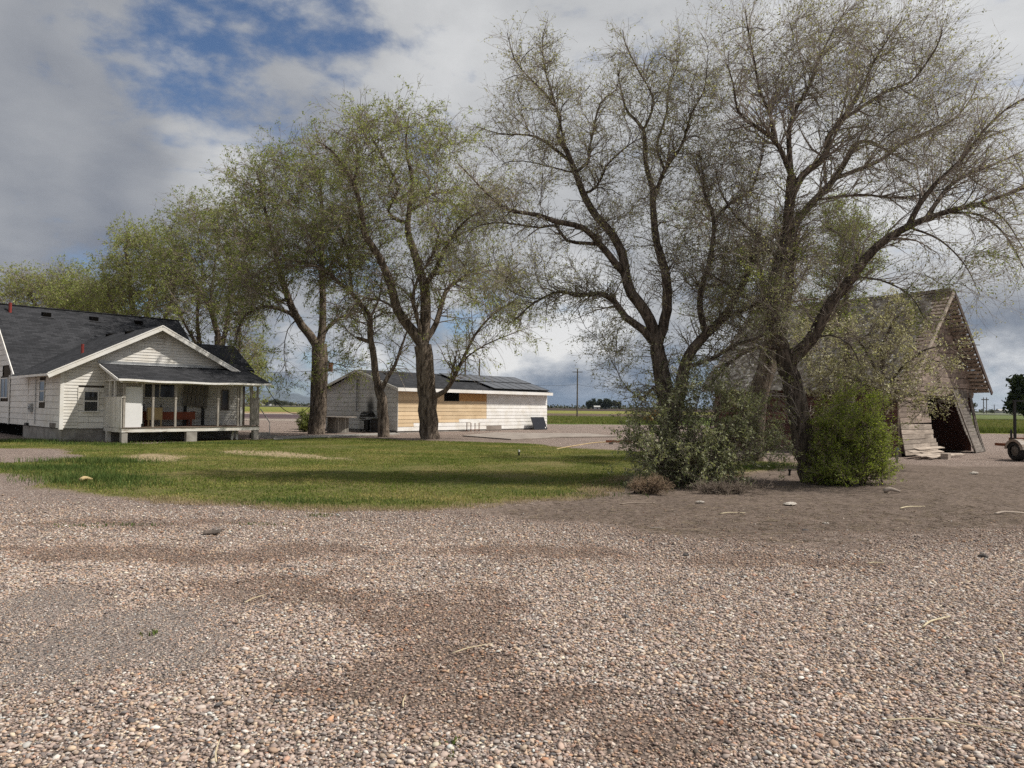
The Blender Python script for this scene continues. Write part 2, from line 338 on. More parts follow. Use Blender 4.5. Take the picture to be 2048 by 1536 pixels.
def build_ground():
    th = np.concatenate([np.linspace(-62, 62, 560), np.linspace(64, 296, 50)]); th = np.radians(th); r = .4*(9000/.4)**(np.linspace(0, 1, 520))
    TH, RR = np.meshgrid(th, r); X = RR*np.sin(TH); Y = RR*np.cos(TH)
    lawn, dry, dirt, br, gr = zones(X, Y)
    near = (RR < 45); Z = np.where(near, .018*hnoise(X, Y, .9, 5)+.012*hnoise(X, Y, 2.6, 6), 0)*np.clip((45-RR)/15, 0, 1)
    Z += .05*np.exp(-((Y-9.3-.02*X**2)/.35)**2)*np.clip((X-1.5)/3, 0, 1)*(RR < 14)     # low ridge of scraped gravel
    # far strips: bands across the plain, by bearing and distance
    px = CX+F*np.tan(np.clip(TH, -1.2, 1.2)); off = np.where(np.cos(TH) > .2, CAMH*F/np.maximum(Y, .1), 1e3)
    off = off+.25*hnoise(X/6, Y/6, 1, 9)*np.clip(off/20, .1, 1)
    tabs = [(-9e9, 760, [(33, None), (29.5, (.34, .29, .25)), (27, (.17, .13, .12)), (20, (.105, .075, .08)), (18.5, (.38, .34, .30)), (15.5, (.33, .235, .14)), (5.5, (.175, .185, .045)), (2.6, (.05, .048, .04)), (0, (.27, .22, .17))]),
            (760, 1650, [(34, None), (18, (.12, .165, .04)), (12.5, (.135, .10, .075)), (7, (.20, .20, .055)), (1.4, (.058, .043, .036)), (0, (.13, .115, .10))]),
            (1650, 9e9, [(44, None), (17.5, (.225, .235, .055)), (14.5, (.05, .055, .022)), (7, (.12, .145, .055)), (5.5, (.045, .05, .03)), (0, (.15, .16, .11))])]
    col = np.zeros(X.shape+(3,)); fm = np.zeros_like(X)
    for a, b, tb in tabs:
        m = (px >= a) & (px < b) & (RR > 30)
        for i in range(1, len(tb)):
            k = m & (off < tb[i-1][0]) & (off >= tb[i][0]); col[k] = tb[i][1]; fm[k] = 1
    n, k = X.shape; v = np.stack([X, Y, Z], -1).reshape(-1, 3); v = np.vstack([v, [[0, 0, 0]]])
    i = np.arange(n-1)[:, None]*k; j = np.arange(k)[None]; j2 = (j+1) % k
    f = np.stack([i+j, i+k+j, i+k+j2, i+j2], -1).reshape(-1, 4)
    me = fastmesh('ground', v, f[:, ::-1], True)
    bm_tri = None
    def attr(nm, a): 
        at = me.color_attributes.new(nm, 'FLOAT_COLOR', 'POINT'); q = np.ones((len(v), 4), np.float32); q[:-1, :3] = a.reshape(-1, 3); at.data.foreach_set('color', q.ravel())
    attr('zone', np.stack([lawn, dry, dirt], -1)); attr('patch', np.stack([br, gr, fm], -1)); attr('field', col)
    m, t = newmat('ground of gravel, dirt and lawn'); tc = t.node('ShaderNodeTexCoord'); o = tc.outputs['Object']
    z = t.node('ShaderNodeSeparateColor'); t.l.new(t.node('ShaderNodeVertexColor', layer_name='zone').outputs[0], z.inputs[0])
    q = t.node('ShaderNodeSeparateColor'); t.l.new(t.node('ShaderNodeVertexColor', layer_name='patch').outputs[0], q.inputs[0])
    fc = t.node('ShaderNodeVertexColor', layer_name='field').outputs[0]
    vo = t.node('ShaderNodeTexVoronoi', inp={'Scale': 30., 'Randomness': 1.}); t.l.new(o, vo.inputs['Vector'])
    vo2 = t.node('ShaderNodeTexVoronoi', inp={'Scale': 13., 'Randomness': 1.}); t.l.new(o, vo2.inputs['Vector'])
    rnd = t.node('ShaderNodeSeparateColor'); t.l.new(vo.outputs['Color'], rnd.inputs[0]); rnd2 = t.node('ShaderNodeSeparateColor'); t.l.new(vo2.outputs['Color'], rnd2.inputs[0])
    stone = t.ramp(t.math('MULTIPLY_ADD', rnd2.outputs[1], .35, t.math('MULTIPLY', rnd.outputs[0], .72)), STONES)
    gap = t.sstep(vo.outputs['Distance'], .35, .62); n1, _ = t.noise(o, 1.1, 6, .6); n2, _ = t.noise(o, 9, 6, .65); n3, _ = t.noise(o, 70, 4, .6); n4, _ = t.noise(o, .35, 4)
    grav = t.mix(t.math('MULTIPLY', gap, .75), stone, (.17, .132, .112))
    grav = t.vm('SCALE', grav, scale=t.math('MULTIPLY_ADD', n1, .7, .68))
    brm = t.sstep(t.math('ADD', q.outputs[0], t.math('MULTIPLY', t.math('SUBTRACT', n2, .5), .6)), .25, .85)
    grav = t.mix(t.math('MULTIPLY', brm, .32), grav, (.12, .080, .052)); grm = t.sstep(t.math('ADD', q.outputs[1], t.math('MULTIPLY', t.math('SUBTRACT', n2, .5), .6)), .25, .85)
    grav = t.mix(t.math('MULTIPLY', grm, .55), grav, (.27, .25, .235))
    dcol = t.mix(t.sstep(n2, .3, .7), (.20, .158, .130), (.085, .064, .052)); dcol = t.mix(t.sstep(n3, .56, .75), dcol, (.28, .23, .19)); dcol = t.vm('SCALE', dcol, scale=t.math('MULTIPLY_ADD', n1, .8, .6))
    dm = t.sstep(t.math('ADD', z.outputs[2], t.math('MULTIPLY', t.math('SUBTRACT', n2, .5), .8)), .3, .7)
    col = t.mix(t.math('MULTIPLY', dm, .93), grav, dcol)
    lc = t.mix(t.sstep(n1, .35, .68), (.085, .098, .028), (.15, .135, .052)); lc = t.mix(t.sstep(n4, .40, .66), lc, (.18, .15, .065)); lc = t.vm('SCALE', lc, scale=t.math('MULTIPLY_ADD', n3, 1.0, .5))
    lc = t.mix(t.sstep(t.math('ADD', z.outputs[1], t.math('MULTIPLY', t.math('SUBTRACT', n2, .5), .7)), .35, .8), lc, (.34, .265, .17))
    lm = t.sstep(t.math('ADD', z.outputs[0], t.math('MULTIPLY', t.math('SUBTRACT', n2, .5), .9)), .35, .65); edge = t.math('MULTIPLY', t.sstep(z.outputs[0], .02, .4), t.sstep(z.outputs[0], .95, .5))
    col = t.mix(t.math('MULTIPLY', edge, .6), col, (.25, .195, .13)); col = t.mix(lm, col, lc)
    far, _ = t.noise(t.vm('MULTIPLY', o, (.05, .5, 1)), 1.2, 6, .7); fcol = t.vm('SCALE', fc, scale=t.math('MULTIPLY_ADD', far, 1.1, .5))
    col = t.mix(q.outputs[2], col, fcol)
    setin(t, 'Base Color', col); setin(t, 'Roughness', .95); t.bsdf.inputs['Specular IOR Level'].default_value = .1
    hgt = t.math('ADD', t.math('MULTIPLY', t.math('SUBTRACT', 1., vo.outputs['Distance']), t.math('SUBTRACT', 1.0, t.math('MAXIMUM', dm, lm))), t.math('MULTIPLY_ADD', n2, 1.1, t.math('MULTIPLY', n3, .25)))
    b = t.node('ShaderNodeBump', inp={'Strength': 1., 'Distance': .05}); t.l.new(hgt, b.inputs['Height']); t.l.new(b.outputs[0], t.bsdf.inputs['Normal'])
    g = link('ground', me, m); tag(g, 'open yard of pale gravel, brown dirt and lawn running out to farm fields', kind='structure')
STONES = [(0, (.11, .096, .092)), (.12, (.20, .165, .153)), (.32, (.305, .236, .204)), (.55, (.39, .302, .260)), (.80, (.46, .372, .318)), (.93, (.52, .462, .41)), (1, (.66, .62, .57))]
build_ground()
def scatter(n, x0, x1, y0, y1): return RNG.uniform(x0, x1, n), RNG.uniform(y0, y1, n)
def build_stones():
    n = 800000; Y = np.sqrt(RNG.uniform(2.7**2, 13.5**2, n)); X = RNG.uniform(-1, 1, n)*(.78*Y+.4)
    lawn, dry, dirt, br, gr = zones(X, Y); dens = np.clip((13.5-Y)/6.5, .0, 1)**1.2
    keep = RNG.uniform(0, 1, n) < dens*np.clip(1-1.6*lawn, 0, 1)*np.clip(1.05-1.05*dirt, .20, 1)*(1-.55*br); X, Y, br, gr, dirt = X[keep], Y[keep], br[keep], gr[keep], dirt[keep]; n = len(X)
    ph = (1+5**.5)/2; ico = np.array([(-1, ph, 0), (1, ph, 0), (-1, -ph, 0), (1, -ph, 0), (0, -1, ph), (0, 1, ph), (0, -1, -ph), (0, 1, -ph), (ph, 0, -1), (ph, 0, 1), (-ph, 0, -1), (-ph, 0, 1)])/1.9
    fi = np.array([(0, 11, 5), (0, 5, 1), (0, 1, 7), (0, 7, 10), (0, 10, 11), (1, 5, 9), (5, 11, 4), (11, 10, 2), (10, 7, 6), (7, 1, 8), (3, 9, 4), (3, 4, 2), (3, 2, 6), (3, 6, 8), (3, 8, 9), (4, 9, 5), (2, 4, 11), (6, 2, 10), (8, 6, 7), (9, 8, 1)])
    s = np.clip(RNG.lognormal(np.log(.0081), .40, n), .004, .025)*(1-.52*gr)*(1-.2*br)*(1-.3*(dirt > .5)); v = ico[None]*RNG.uniform(.72, 1.2, (n, 12, 1))
    v = v*np.stack([s*RNG.uniform(.9, 1.5, n), s*RNG.uniform(.7, 1.05, n), s*RNG.uniform(.32, .64, n)], -1)[:, None]
    a = RNG.uniform(0, 2*pi, n); tl = RNG.normal(0, .25, n); ca, sa, ct, st = np.cos(a), np.sin(a), np.cos(tl), np.sin(tl)
    x, y, z = v[..., 0], v[..., 1], v[..., 2]; x, z = x*ct[:, None]-z*st[:, None], x*st[:, None]+z*ct[:, None]; x, y = x*ca[:, None]-y*sa[:, None], x*sa[:, None]+y*ca[:, None]
    zg = .018*hnoise(X, Y, .9, 5)+.012*hnoise(X, Y, 2.6, 6)+.05*np.exp(-((Y-9.3-.02*X**2)/.35)**2)*np.clip((X-1.5)/3, 0, 1)
    v = np.stack([x+X[:, None], y+Y[:, None], z+(zg+s*RNG.uniform(.15, .55, n))[:, None]], -1).reshape(-1, 3)
    f = (np.arange(n)[:, None, None]*12+fi[None]).reshape(-1, 3); me = fastmesh('gravel_stones', v, f)
    at = me.color_attributes.new('tint', 'FLOAT_COLOR', 'POINT'); q = np.ones((n, 12, 4), np.float32); k1 = np.clip(br*1.3, 0, 1)[:, None]*.5; k2 = np.clip(gr*1.3, 0, 1)[:, None]*.7; k3 = (np.clip(dirt*1.5-.3, 0, 1)*(RNG.uniform(0, 1, n) < .85))[:, None]; c_ = np.ones((n, 3))*(1-k3)+np.array([.52, .44, .39])*k3; c_ = c_*(1-k1)+np.array([.66, .50, .40])*k1; c_ = c_*(1-k2)+np.array([.97, .97, .98])*k2; q[:, :, :3] = c_[:, None]; at.data.foreach_set('color', q.ravel())
    m, t = newmat('mixed river gravel'); g = t.node('ShaderNodeNewGeometry'); tc = t.node('ShaderNodeTexCoord')
    c = t.ramp(g.outputs['Random Per Island'], STONES+[])
    wn = t.node('ShaderNodeTexWhiteNoise', noise_dimensions='1D'); t.l.new(g.outputs['Random Per Island'], wn.inputs['W']); hs = t.node('ShaderNodeSeparateColor'); t.l.new(wn.outputs['Color'], hs.inputs[0])
    c = t.mix(t.sstep(hs.outputs[0], .62, .72), c, t.vm('MULTIPLY', c, (1.08, .99, .84))); c = t.mix(t.sstep(hs.outputs[1], .70, .78), c, t.vm('MULTIPLY', c, (.86, .95, 1.0))); c = t.mix(t.sstep(hs.outputs[2], .93, .97), c, t.vm('MULTIPLY', c, (1.05, .82, .70)))
    q = t.node('ShaderNodeTexCoord'); n1, _ = t.noise(q.outputs['Object'], 1.1, 5, .6); c = t.vm('SCALE', c, scale=t.math('MULTIPLY_ADD', n1, .5, .82)); n9, _ = t.noise(q.outputs['Object'], 160, 3)
    c = t.vm('SCALE', c, scale=t.math('MULTIPLY_ADD', n9, .5, .75))
    c = t.mix(1.0, c, t.node('ShaderNodeVertexColor', layer_name='tint').outputs[0], 'MULTIPLY')
    setin(t, 'Base Color', c); setin(t, 'Roughness', .8); t.bsdf.inputs['Specular IOR Level'].default_value = .25
    tag(link('gravel_stones', me, m), 'loose pinkish grey gravel stones covering the near yard', 'gravel', kind='stuff')
build_stones()
# ------------------------------------------------------------------ grass
def blades(name, X, Y, hgt, wid, m, lean=.5, z0=0.0, label=None, cat=None):
    n = len(X); a = RNG.uniform(0, 2*pi, n); la = RNG.uniform(0, 2*pi, n); l = RNG.uniform(.1, 1, n)*lean*hgt
    dx, dy = np.cos(a)*wid/2, np.sin(a)*wid/2; lx, ly = np.cos(la)*l, np.sin(la)*l; z = np.full(n, z0)
    v = np.stack([np.stack([X-dx, Y-dy, z], -1), np.stack([X+dx, Y+dy, z], -1), np.stack([X+dx*.7+lx*.35, Y+dy*.7+ly*.35, z+hgt*.62], -1), np.stack([X-dx*.7+lx*.35, Y-dy*.7+ly*.35, z+hgt*.62], -1), np.stack([X+lx, Y+ly, z+hgt*np.clip(1-.35*l/hgt, .2, 1)], -1)], 1).reshape(-1, 3)
    b = np.arange(n)[:, None]*5; f = np.concatenate([b+np.array([[0, 1, 2]]), b+np.array([[0, 2, 3]]), b+np.array([[3, 2, 4]])]); me = fastmesh(name, v, f)
    return tag(link(name, me, m), label, cat, kind='stuff')
def grassmat(name, green, dry, bias, sc=.5):
    m, t = newmat(name); g = t.node('ShaderNodeNewGeometry'); tc = t.node('ShaderNodeTexCoord'); o = tc.outputs['Object']
    n, _ = t.noise(t.vm('MULTIPLY', o, (.6, 1, 1)), sc, 5, .6); n2, _ = t.noise(o, 2.6, 4)
    k = t.math('ADD', t.math('MULTIPLY', t.math('SUBTRACT', n, .5), 2.2), t.math('ADD', t.math('MULTIPLY', t.math('SUBTRACT', n2, .5), .8), t.math('MULTIPLY_ADD', g.outputs['Random Per Island'], .6, bias)))
    c = t.ramp(k, [(0, tuple(.8*x for x in green)), (.4, green), (.75, tuple((a+b)/2 for a, b in zip(green, dry))), (1, dry)])
    setin(t, 'Base Color', c); setin(t, 'Roughness', .7); t.bsdf.inputs['Specular IOR Level'].default_value = .15
    tr = t.node('ShaderNodeBsdfTranslucent'); t.l.new(c, tr.inputs[0]); mx = t.node('ShaderNodeMixShader', inp={0: .35}); t.l.new(t.bsdf.outputs[0], mx.inputs[1]); t.l.new(tr.outputs[0], mx.inputs[2]); t.l.new(mx.outputs[0], t.out.inputs[0])
    return m
GM = grassmat('lawn grass', (.162, .212, .042), (.42, .36, .130), .20); GL = grassmat('long grass', (.10, .155, .040), (.28, .26, .09), .1); STRAW = grassmat('straw', (.30, .235, .13), (.42, .34, .20), .3); FG = grassmat('field grass', (.15, .185, .04), (.36, .30, .13), .15, .2)
def build_grass():
    n = 520000; X = RNG.uniform(-26, 8.5, n); Y = RNG.uniform(11.5, 38, n); k = np.abs(X) < .80*Y+1; X, Y = X[k], Y[k]
    lawn, dry, dirt, br, gr = zones(X, Y); k = (lawn > .35) & (RNG.uniform(0, 1, len(X)) < np.clip(lawn*1.2-.2, 0, 1)*(1-.8*dry)); X, Y, lawn = X[k], Y[k], lawn[k]
    k = sdist(X, Y, HOUSE_FOOT) < -.05; X, Y, lawn = X[k], Y[k], lawn[k]
    h = RNG.uniform(.018, .050, len(X))*(1+.5*hnoise(X, Y, .8, 21).clip(-.4, 1)); blades('lawn_grass', X, Y, h, RNG.uniform(.010, .022, len(X)), GM, 1.1, label='mown green and yellowing grass of the lawn', cat='grass')
    xs, ys, hs = [], [], []
    def tuft(c, r, n, h0, h1):
        a = RNG.normal(0, 1, (n, 2)); xs.append(c[0]+a[:, 0]*r[0]); ys.append(c[1]+a[:, 1]*r[1]); hs.append(RNG.uniform(h0, h1, n))
    for px, py, rx, ry, nn, h in [(130, 938, .7, .4, 1500, .17), (190, 926, .8, .3, 2000, .24), (30, 936, .6, .25, 700, .13), (190, 962, .6, .4, 2000, .20), (150, 950, .7, .5, 1400, .15), (260, 970, .6, .4, 700, .12),
                                 (60, 884, 1.2, .3, 2000, .22), (170, 889, 1.2, .25, 1500, .15), (420, 888, 2.0, .25, 1600, .14), (560, 1006, .5, .25, 300, .10), (640, 1006, .5, .3, 300, .10), (780, 1004, .8, .3, 300, .09), (1210, 970, .8, .5, 700, .14), (1130, 990, .7, .3, 400, .11), (905, 1490, .03, .03, 26, .05), (300, 1268, .03, .03, 16, .05), (905, 1515, .02, .02, 14, .04), (640, 1032, .15, .08, 60, .06), (130, 1052, .3, .08, 90, .05), (250, 1050, .3, .06, 70, .05), (515, 1050, .2, .06, 60, .06), (1480, 935, .9, .5, 1300, .15), (1545, 930, .5, .3, 600, .14)]:
        tuft(G(px, py), (rx, ry), nn, h*.4, h)
    blades('long_grass', np.concatenate(xs), np.concatenate(ys), np.concatenate(hs), RNG.uniform(.008, .018, sum(map(len, xs))), GL, .7, label='taller uncut grass tufts along the lawn edges and the house', cat='grass')
    n = 120000; X = RNG.uniform(-9, 6, n); Y = RNG.uniform(11.5, 19, n); lawn, dry, dirt, br, gr = zones(X, Y); k = (lawn > .02) & (lawn < .72) & (X > -7) & (RNG.uniform(0, 1, n) < .75+.5*hnoise(X, Y, 1.4, 33)); X, Y = X[k], Y[k]
    blades('dry_grass', X, Y, RNG.uniform(.02, .085, len(X)), RNG.uniform(.005, .011, len(X)), STRAW, 1.9, label='pale dry straw grass matted along the front edge of the lawn', cat='dry grass')
    xs, ys, hs = [], [], []
    for px0, px1, o0, o1, nn, h in [(1900, 2110, 20, 43, 26000, .75), (1080, 1340, 19, 33, 16000, .45)]:
        px = RNG.uniform(px0, px1, nn); o = RNG.uniform(o0, o1, nn); Yk = CAMH*F/o; xs.append((px-CX)/F*Yk); ys.append(Yk); hs.append(RNG.uniform(.25, 1, nn)*h)
    X, Y = np.concatenate(xs), np.concatenate(ys); blades('field_grass', X, Y, np.concatenate(hs), RNG.uniform(.03, .07, len(X)), FG, .7, label='tall yellow green grass growing in the field strips beyond the yard', cat='grass')
# ------------------------------------------------------------------ building frames
class Frame:
    def __init__(s, O, deg):
        a = radians(deg); s.a = a; s.O = np.array(O, float); s.u = np.array([cos(a), sin(a), 0]); s.v = np.array([-sin(a), cos(a), 0])
    def w(s, x, y, z=0): return s.O+s.u*x+s.v*y+np.array([0, 0, z])
    def onT(s, px, py, t):                # pixel -> (s, z) on the plane t
        d = ray(px, py); k = (t-(CC-s.O)@s.v)/(d@s.v); q = CC+d*k; return (q-s.O)@s.u, q[2]
    def onS(s, px, py, x):                # pixel -> (t, z) on the plane s = x
        d = ray(px, py); k = (x-(CC-s.O)@s.u)/(d@s.u); q = CC+d*k; return (q-s.O)@s.v, q[2]
FH = Frame(G(119, 885), 47); FS = Frame(G(795, 866), 48); FB = Frame(G(1797, 914), 38)
HOUSE_FOOT = np.array([FH.w(*q)[:2] for q in [(0, 0), (1.7, 0), (1.7, -2.3), (7.95, -2.3), (7.95, 0), (11, 3), (11, 16), (0, 16)]])
def pt(plane, c, a, out, z):
    return (a, c-out, z) if plane == 't' else (c-out, a, z)
def course(mb, plane, c, zb, zt, ab, at, m=0, lo=.022, hi=.004, gap=.005):
    zb = zb+(.013 if zt-zb > .2 else .008)*(1 if zt-zb > .06 else 0)
    """one lap board: (a0, a1) along the wall at its bottom and at its top"""
    q = [pt(plane, c, ab[0]+gap, lo, zb), pt(plane, c, ab[1]-gap, lo, zb), pt(plane, c, at[1]-gap, hi, zt), pt(plane, c, at[0]+gap, hi, zt)]
    b = [pt(plane, c, ab[0]+gap, 0, zb), pt(plane, c, ab[1]-gap, 0, zb), pt(plane, c, at[1]-gap, -.004, zt), pt(plane, c, at[0]+gap, -.004, zt)]
    mb.add(q+b, [(0, 1, 2, 3), (1, 0, 4, 5), (0, 3, 7, 4), (2, 1, 5, 6)], m)
def siding(mb, plane, c, z0, z1, expo, rng, joint=None, m=0, skip=(), rnd=random.Random(4), jig=0.0):
    """lap siding; rng(z) -> (a0, a1); skip = list of (a0, a1, z0, z1) openings"""
    z = z0
    while z < z1-.01:
        zt = min(z+expo, z1); b, t_ = rng(z), rng(zt)
        if b[1]-b[0] > .05:
            cuts = [b[0], b[1]]
            if joint:
                a = b[0]+rnd.uniform(.3, 1)*joint
                while a < b[1]-.3: cuts.append(a); a += joint*rnd.uniform(.6, 1.3)
            for s0, s1, y0, y1 in skip:
                if y0 < zt-.02 and y1 > z+.02: cuts += [max(b[0], min(b[1], s0)), max(b[0], min(b[1], s1))]
            cuts = sorted(set(round(q, 4) for q in cuts))
            for a0, a1 in zip(cuts, cuts[1:]):
                if a1-a0 < .03: continue
                mid = (a0+a1)/2
                if any(s0 < mid < s1 and y0 < zt-.02 and y1 > z+.02 for s0, s1, y0, y1 in skip): continue
                f0 = t_[0] if a0 == round(b[0], 4) else max(a0, t_[0]); f1 = t_[1] if a1 == round(b[1], 4) else min(a1, t_[1])
                if f1 <= f0: f0 = f1 = (f0+f1)/2
                j = jig*rnd.uniform(-1, 1); course(mb, plane, c, z+j, zt+jig*.5, (a0, a1), (f0, f1), m if not callable(m) else m(mid, z), lo=.020+abs(j)*.5)
        z = zt
def window(parent, plane, c, a0, a1, z0, z1, split='h', fr=.055, mat='frame', pane='glass', out=.05):
    mb = MB()
    def bx(x0, x1, y0, y1, o0=0., o1=out):
        if plane == 't': mb.box(x0, x1, c-o1, c-o0, y0, y1)
        else: mb.box(c-o1, c-o0, x0, x1, y0, y1)
    bx(a0, a1, z1-fr, z1); bx(a0-.03, a1+.03, z0-fr*.6, z0+fr*.4, 0, out+.02); bx(a0, a0+fr, z0+fr*.4, z1-fr); bx(a1-fr, a1, z0+fr*.4, z1-fr)
    if split == 'h': bx(a0+fr, a1-fr, (z0+z1)/2-.028, (z0+z1)/2+.028, 0, out-.006)
    elif split == 'v': bx((a0+a1)/2-.028, (a0+a1)/2+.028, z0+fr*.4, z1-fr, 0, out-.006)
    f = mb.build('window', M[mat], parent); g = MB(); o = out*.55
    g.add([pt(plane, c, a0+.02, o, z0+.01), pt(plane, c, a1-.02, o, z0+.01), pt(plane, c, a1-.02, o, z1-.02), pt(plane, c, a0+.02, o, z1-.02)], [(0, 1, 2, 3)])
    g.build('pane', M[pane], f); return f
# ------------------------------------------------------------------ farmhouse
def build_house():
    H = empty('farmhouse', FH.O, FH.a, 'old white clapboard farmhouse with dark shingle roof and a front gable', 'house')
    W = 7.96; RS, RZ = 3.98, 5.30
    zg = lambda s: RZ-.52*abs(s-RS)
    f = MB(); f.box(.05, W-.05, .05, .3, -.3, .575); f.box(.05, .3, .3, 6.3, -.3, .575); f.build('foundation', M['concrete'], H)
    f = MB(); f.box(.35, W-.3, .4, 16, .0, .60); f.box(.06, W, .06, 16.5, .585, .62); f.build('crawl_space', M['void'], H)
    # walls: backing then lap boards
    b = MB(); b.add([(0, .02, .60), (W, .02, .60), (W, .02, zg(W)), (RS, .02, zg(RS)-.05), (0, .02, zg(0))], [(0, 1, 2, 3, 4)])
    zr = lambda t_: 6.78-.755*abs(t_-10.9)
    b.add([(.02, .02, .60), (.02, 16.6, .60), (.02, 16.6, zr(16.6)-.05), (.02, 10.9, zr(10.9)-.05), (.02, 5.9, 3.0), (.02, .02, 3.05)], [(5, 4, 3, 2, 1, 0)])
    b.add([(0.02, 16.6, .6), (9, 16.6, .6), (9, 16.6, 2.5), (.02, 16.6, 2.5)], [(0, 1, 2, 3)]); b.add([(W, 0.02, .6), (W, 5, .6), (W, 5, 3.2), (W, .02, 3.2)], [(0, 1, 2, 3)])
    b.add([(8.9, 4.8, .4), (10.7, 4.8, .4), (10.7, 4.8, 3.7), (8.9, 4.8, 3.7)], [(0, 1, 2, 3)]); b.add([(10.7, 4.8, .4), (10.7, 9.2, .4), (10.7, 9.2, 3.7), (10.7, 7, 5.1), (10.7, 4.8, 3.7)], [(0, 1, 2, 3, 4)])
    wl = b.build('wall', M['gap'], H)
    inv = lambda z: (max(0, RS-(RZ-z)/.52+.04), min(W, RS+(RZ-z)/.52-.04))
    s_ = MB(); siding(s_, 't', 0, .60, RZ-.05, .135, inv, 3.2, skip=[(.66, 1.69, .58, 2.42)]); s_.build('clapboard', M['worn'], H)
    s_ = MB(); siding(s_, 't', -.012, .58, 2.40, .265, lambda z: (.66, 1.69), 1.2); s_.box(.645, .668, -.04, 0, .58, 2.42); s_.build('patched_siding', M['paint'], H)
    s_ = MB(); siding(s_, 's', 0, .60, 3.06, .285, lambda z: (.05, 5.25), 2.2, skip=[(2.36, 3.36, 1.70, 2.78)]); siding(s_, 's', 0, .60, 3.06, .285, lambda z: (5.3, 8.7), 1.8); siding(s_, 's', -.03, .60, 3.06, .285, lambda z: (8.8, 16.5), 2.2, skip=[(9.0, 10.7, 1.85, 3.06)])
    siding(s_, 's', -.03, 3.06, 6.7, .285, lambda z: (max(5.9, 10.9-(6.76-z)/.755), 10.9+(6.76-z)/.755), 2.5, skip=[(8.6, 10.4, 3.2, 3.5)]); s_.build('wide_siding', M['paint'], H)
    c = MB(); c.box(-.035, .10, -.045, .0, .56, 3.05); c.box(-.045, -.036, -.046, .10, .56, 3.05); c.build('corner_trim', M['trim'], H); MB().box(-.036, 0, 5.22, 5.32, .58, 3.0).build('corner_trim', M['trim'], H); MB().box(-.075, -.03, 8.72, 8.84, .58, 3.1).build('corner_trim', M['trim'], H)
    # roofs
    def slope(q, th=.09, mat='roof_s', name='roof'):
        q = [np.array(p, float) for p in q]; n = np.cross(q[1]-q[0], q[2]-q[0]); n /= np.linalg.norm(n); n = n if n[2] > 0 else -n
        return MB().slab(q, n*th).build(name, M[mat], H)
    eL = -.62; eR = W+.62; ze = RZ-.52*(RS-eL)-.02
    mz = lambda t_: 3.03+.755*(t_-5.8)
    tv = lambda z: 5.8+(z-3.03)/.755
    slope([(eL, -.40, ze), (eL, 5.75, ze), (RS, tv(RZ), RZ), (RS, -.40, RZ)], mat='roof_t'); slope([(eR, -.40, ze), (RS, -.40, RZ), (RS, tv(RZ), RZ), (eR, 5.75, ze)], mat='roof_t')
    mr = slope([(-.5, 5.8, 3.03), (9.2, 5.8, 3.03), (9.2, 10.9, mz(10.9)), (-.5, 10.9, mz(10.9))], mat='roof_s'); slope([(-.5, 10.9, mz(10.9)), (9.2, 10.9, mz(10.9)), (9.2, 17.2, 2.1), (-.5, 17.2, 2.1)], mat='roof_s')
    slope([(6.5, 4.4, 3.66), (11.0, 4.4, 3.66), (11.0, 7, 5.2), (6.5, 7, 5.2)]); slope([(6.5, 7, 5.2), (11.0, 7, 5.2), (11.0, 9.6, 3.66), (6.5, 9.6, 3.66)])
    cap = MB(); 
    for i in range(38): cap.box(-.5+i*.255, -.5+i*.255+.262, 10.78, 11.02, mz(10.9)+.085+.004*(i % 2), mz(10.9)+.125+.004*(i % 2))
    cap.build('ridge_cap', M['roof_s'], H)
    # rake boards, eave edges
    def rake(a, b_, w_=.045, h=.20, name='rake_board', mat='trim'): return MB().bar(a, b_, w_, h).build(name, M[mat], H)
    rake((eL, -.43, ze-.03), (RS, -.43, RZ-.03)); rake((RS, -.432, RZ-.03), (eR, -.432, ze-.03))
    rake((eL-.02, -.40, ze+.02), (eL-.02, 5.7, ze+.02), .03, .10, 'eave_board'); rake((-.53, 5.75, 3.0), (-.53, 10.9, mz(10.9)-.02), .04, .16); rake((-.53, 10.9, mz(10.9)-.02), (-.53, 17.2, 2.1), .04, .16); rake((11.03, 4.4, 3.62), (11.03, 7, 5.16), .04, .16)
    # metal drip strip on the rakes
    d = MB(); d.bar((eL, -.46, ze+.085), (RS, -.46, RZ+.085), .015, .05); d.bar((RS, -.46, RZ+.085), (eR, -.46, ze+.085), .015, .05); d.build('drip_edge', M['bright'], H)
    # vents
    for px, py in ((92, 629), (187, 634.5), (276, 643)):
        t_ = 10.35; s0 = FH.onT(px, py, t_)[0]; v = MB(); z = mz(t_)+.09
        v.add([(s0-.2, t_-.2, z-.15), (s0+.2, t_-.2, z-.15), (s0+.2, t_-.24, z+.09), (s0-.2, t_-.24, z+.09), (s0-.18, t_+.18, z+.15), (s0+.18, t_+.18, z+.15)], [(0, 1, 2, 3), (3, 2, 5, 4), (0, 3, 4), (1, 5, 2)]); v.box(s0-.3, s0+.3, t_-.32, t_-.29, z-.24, z-.19)
        v.build('roof_vent', M['void'], mr)
    for s0, t_ in ((2.55, 3.6), (3.0, 1.9)):
        pass
    for px, py in ((222, 669), (261, 664)):
        best = min(np.linspace(2, 9, 200), key=lambda t_: abs(FH.onT(px, py, t_)[1]-(RZ+.11-.52*abs(FH.onT(px, py, t_)[0]-RS)))); s0 = FH.onT(px, py, best)[0]; z = RZ+.09-.52*abs(s0-RS)
        v = MB(); v.add([(s0-.2, best-.17, z-.1), (s0-.2, best+.17, z-.1), (s0-.22, best+.17, z+.03), (s0-.22, best-.17, z+.03), (s0+.17, best-.15, z+.11), (s0+.17, best+.15, z+.11)], [(0, 1, 2, 3), (3, 2, 5, 4), (0, 3, 4), (1, 5, 2)])
        v.build('roof_vent', M['void'], mr)
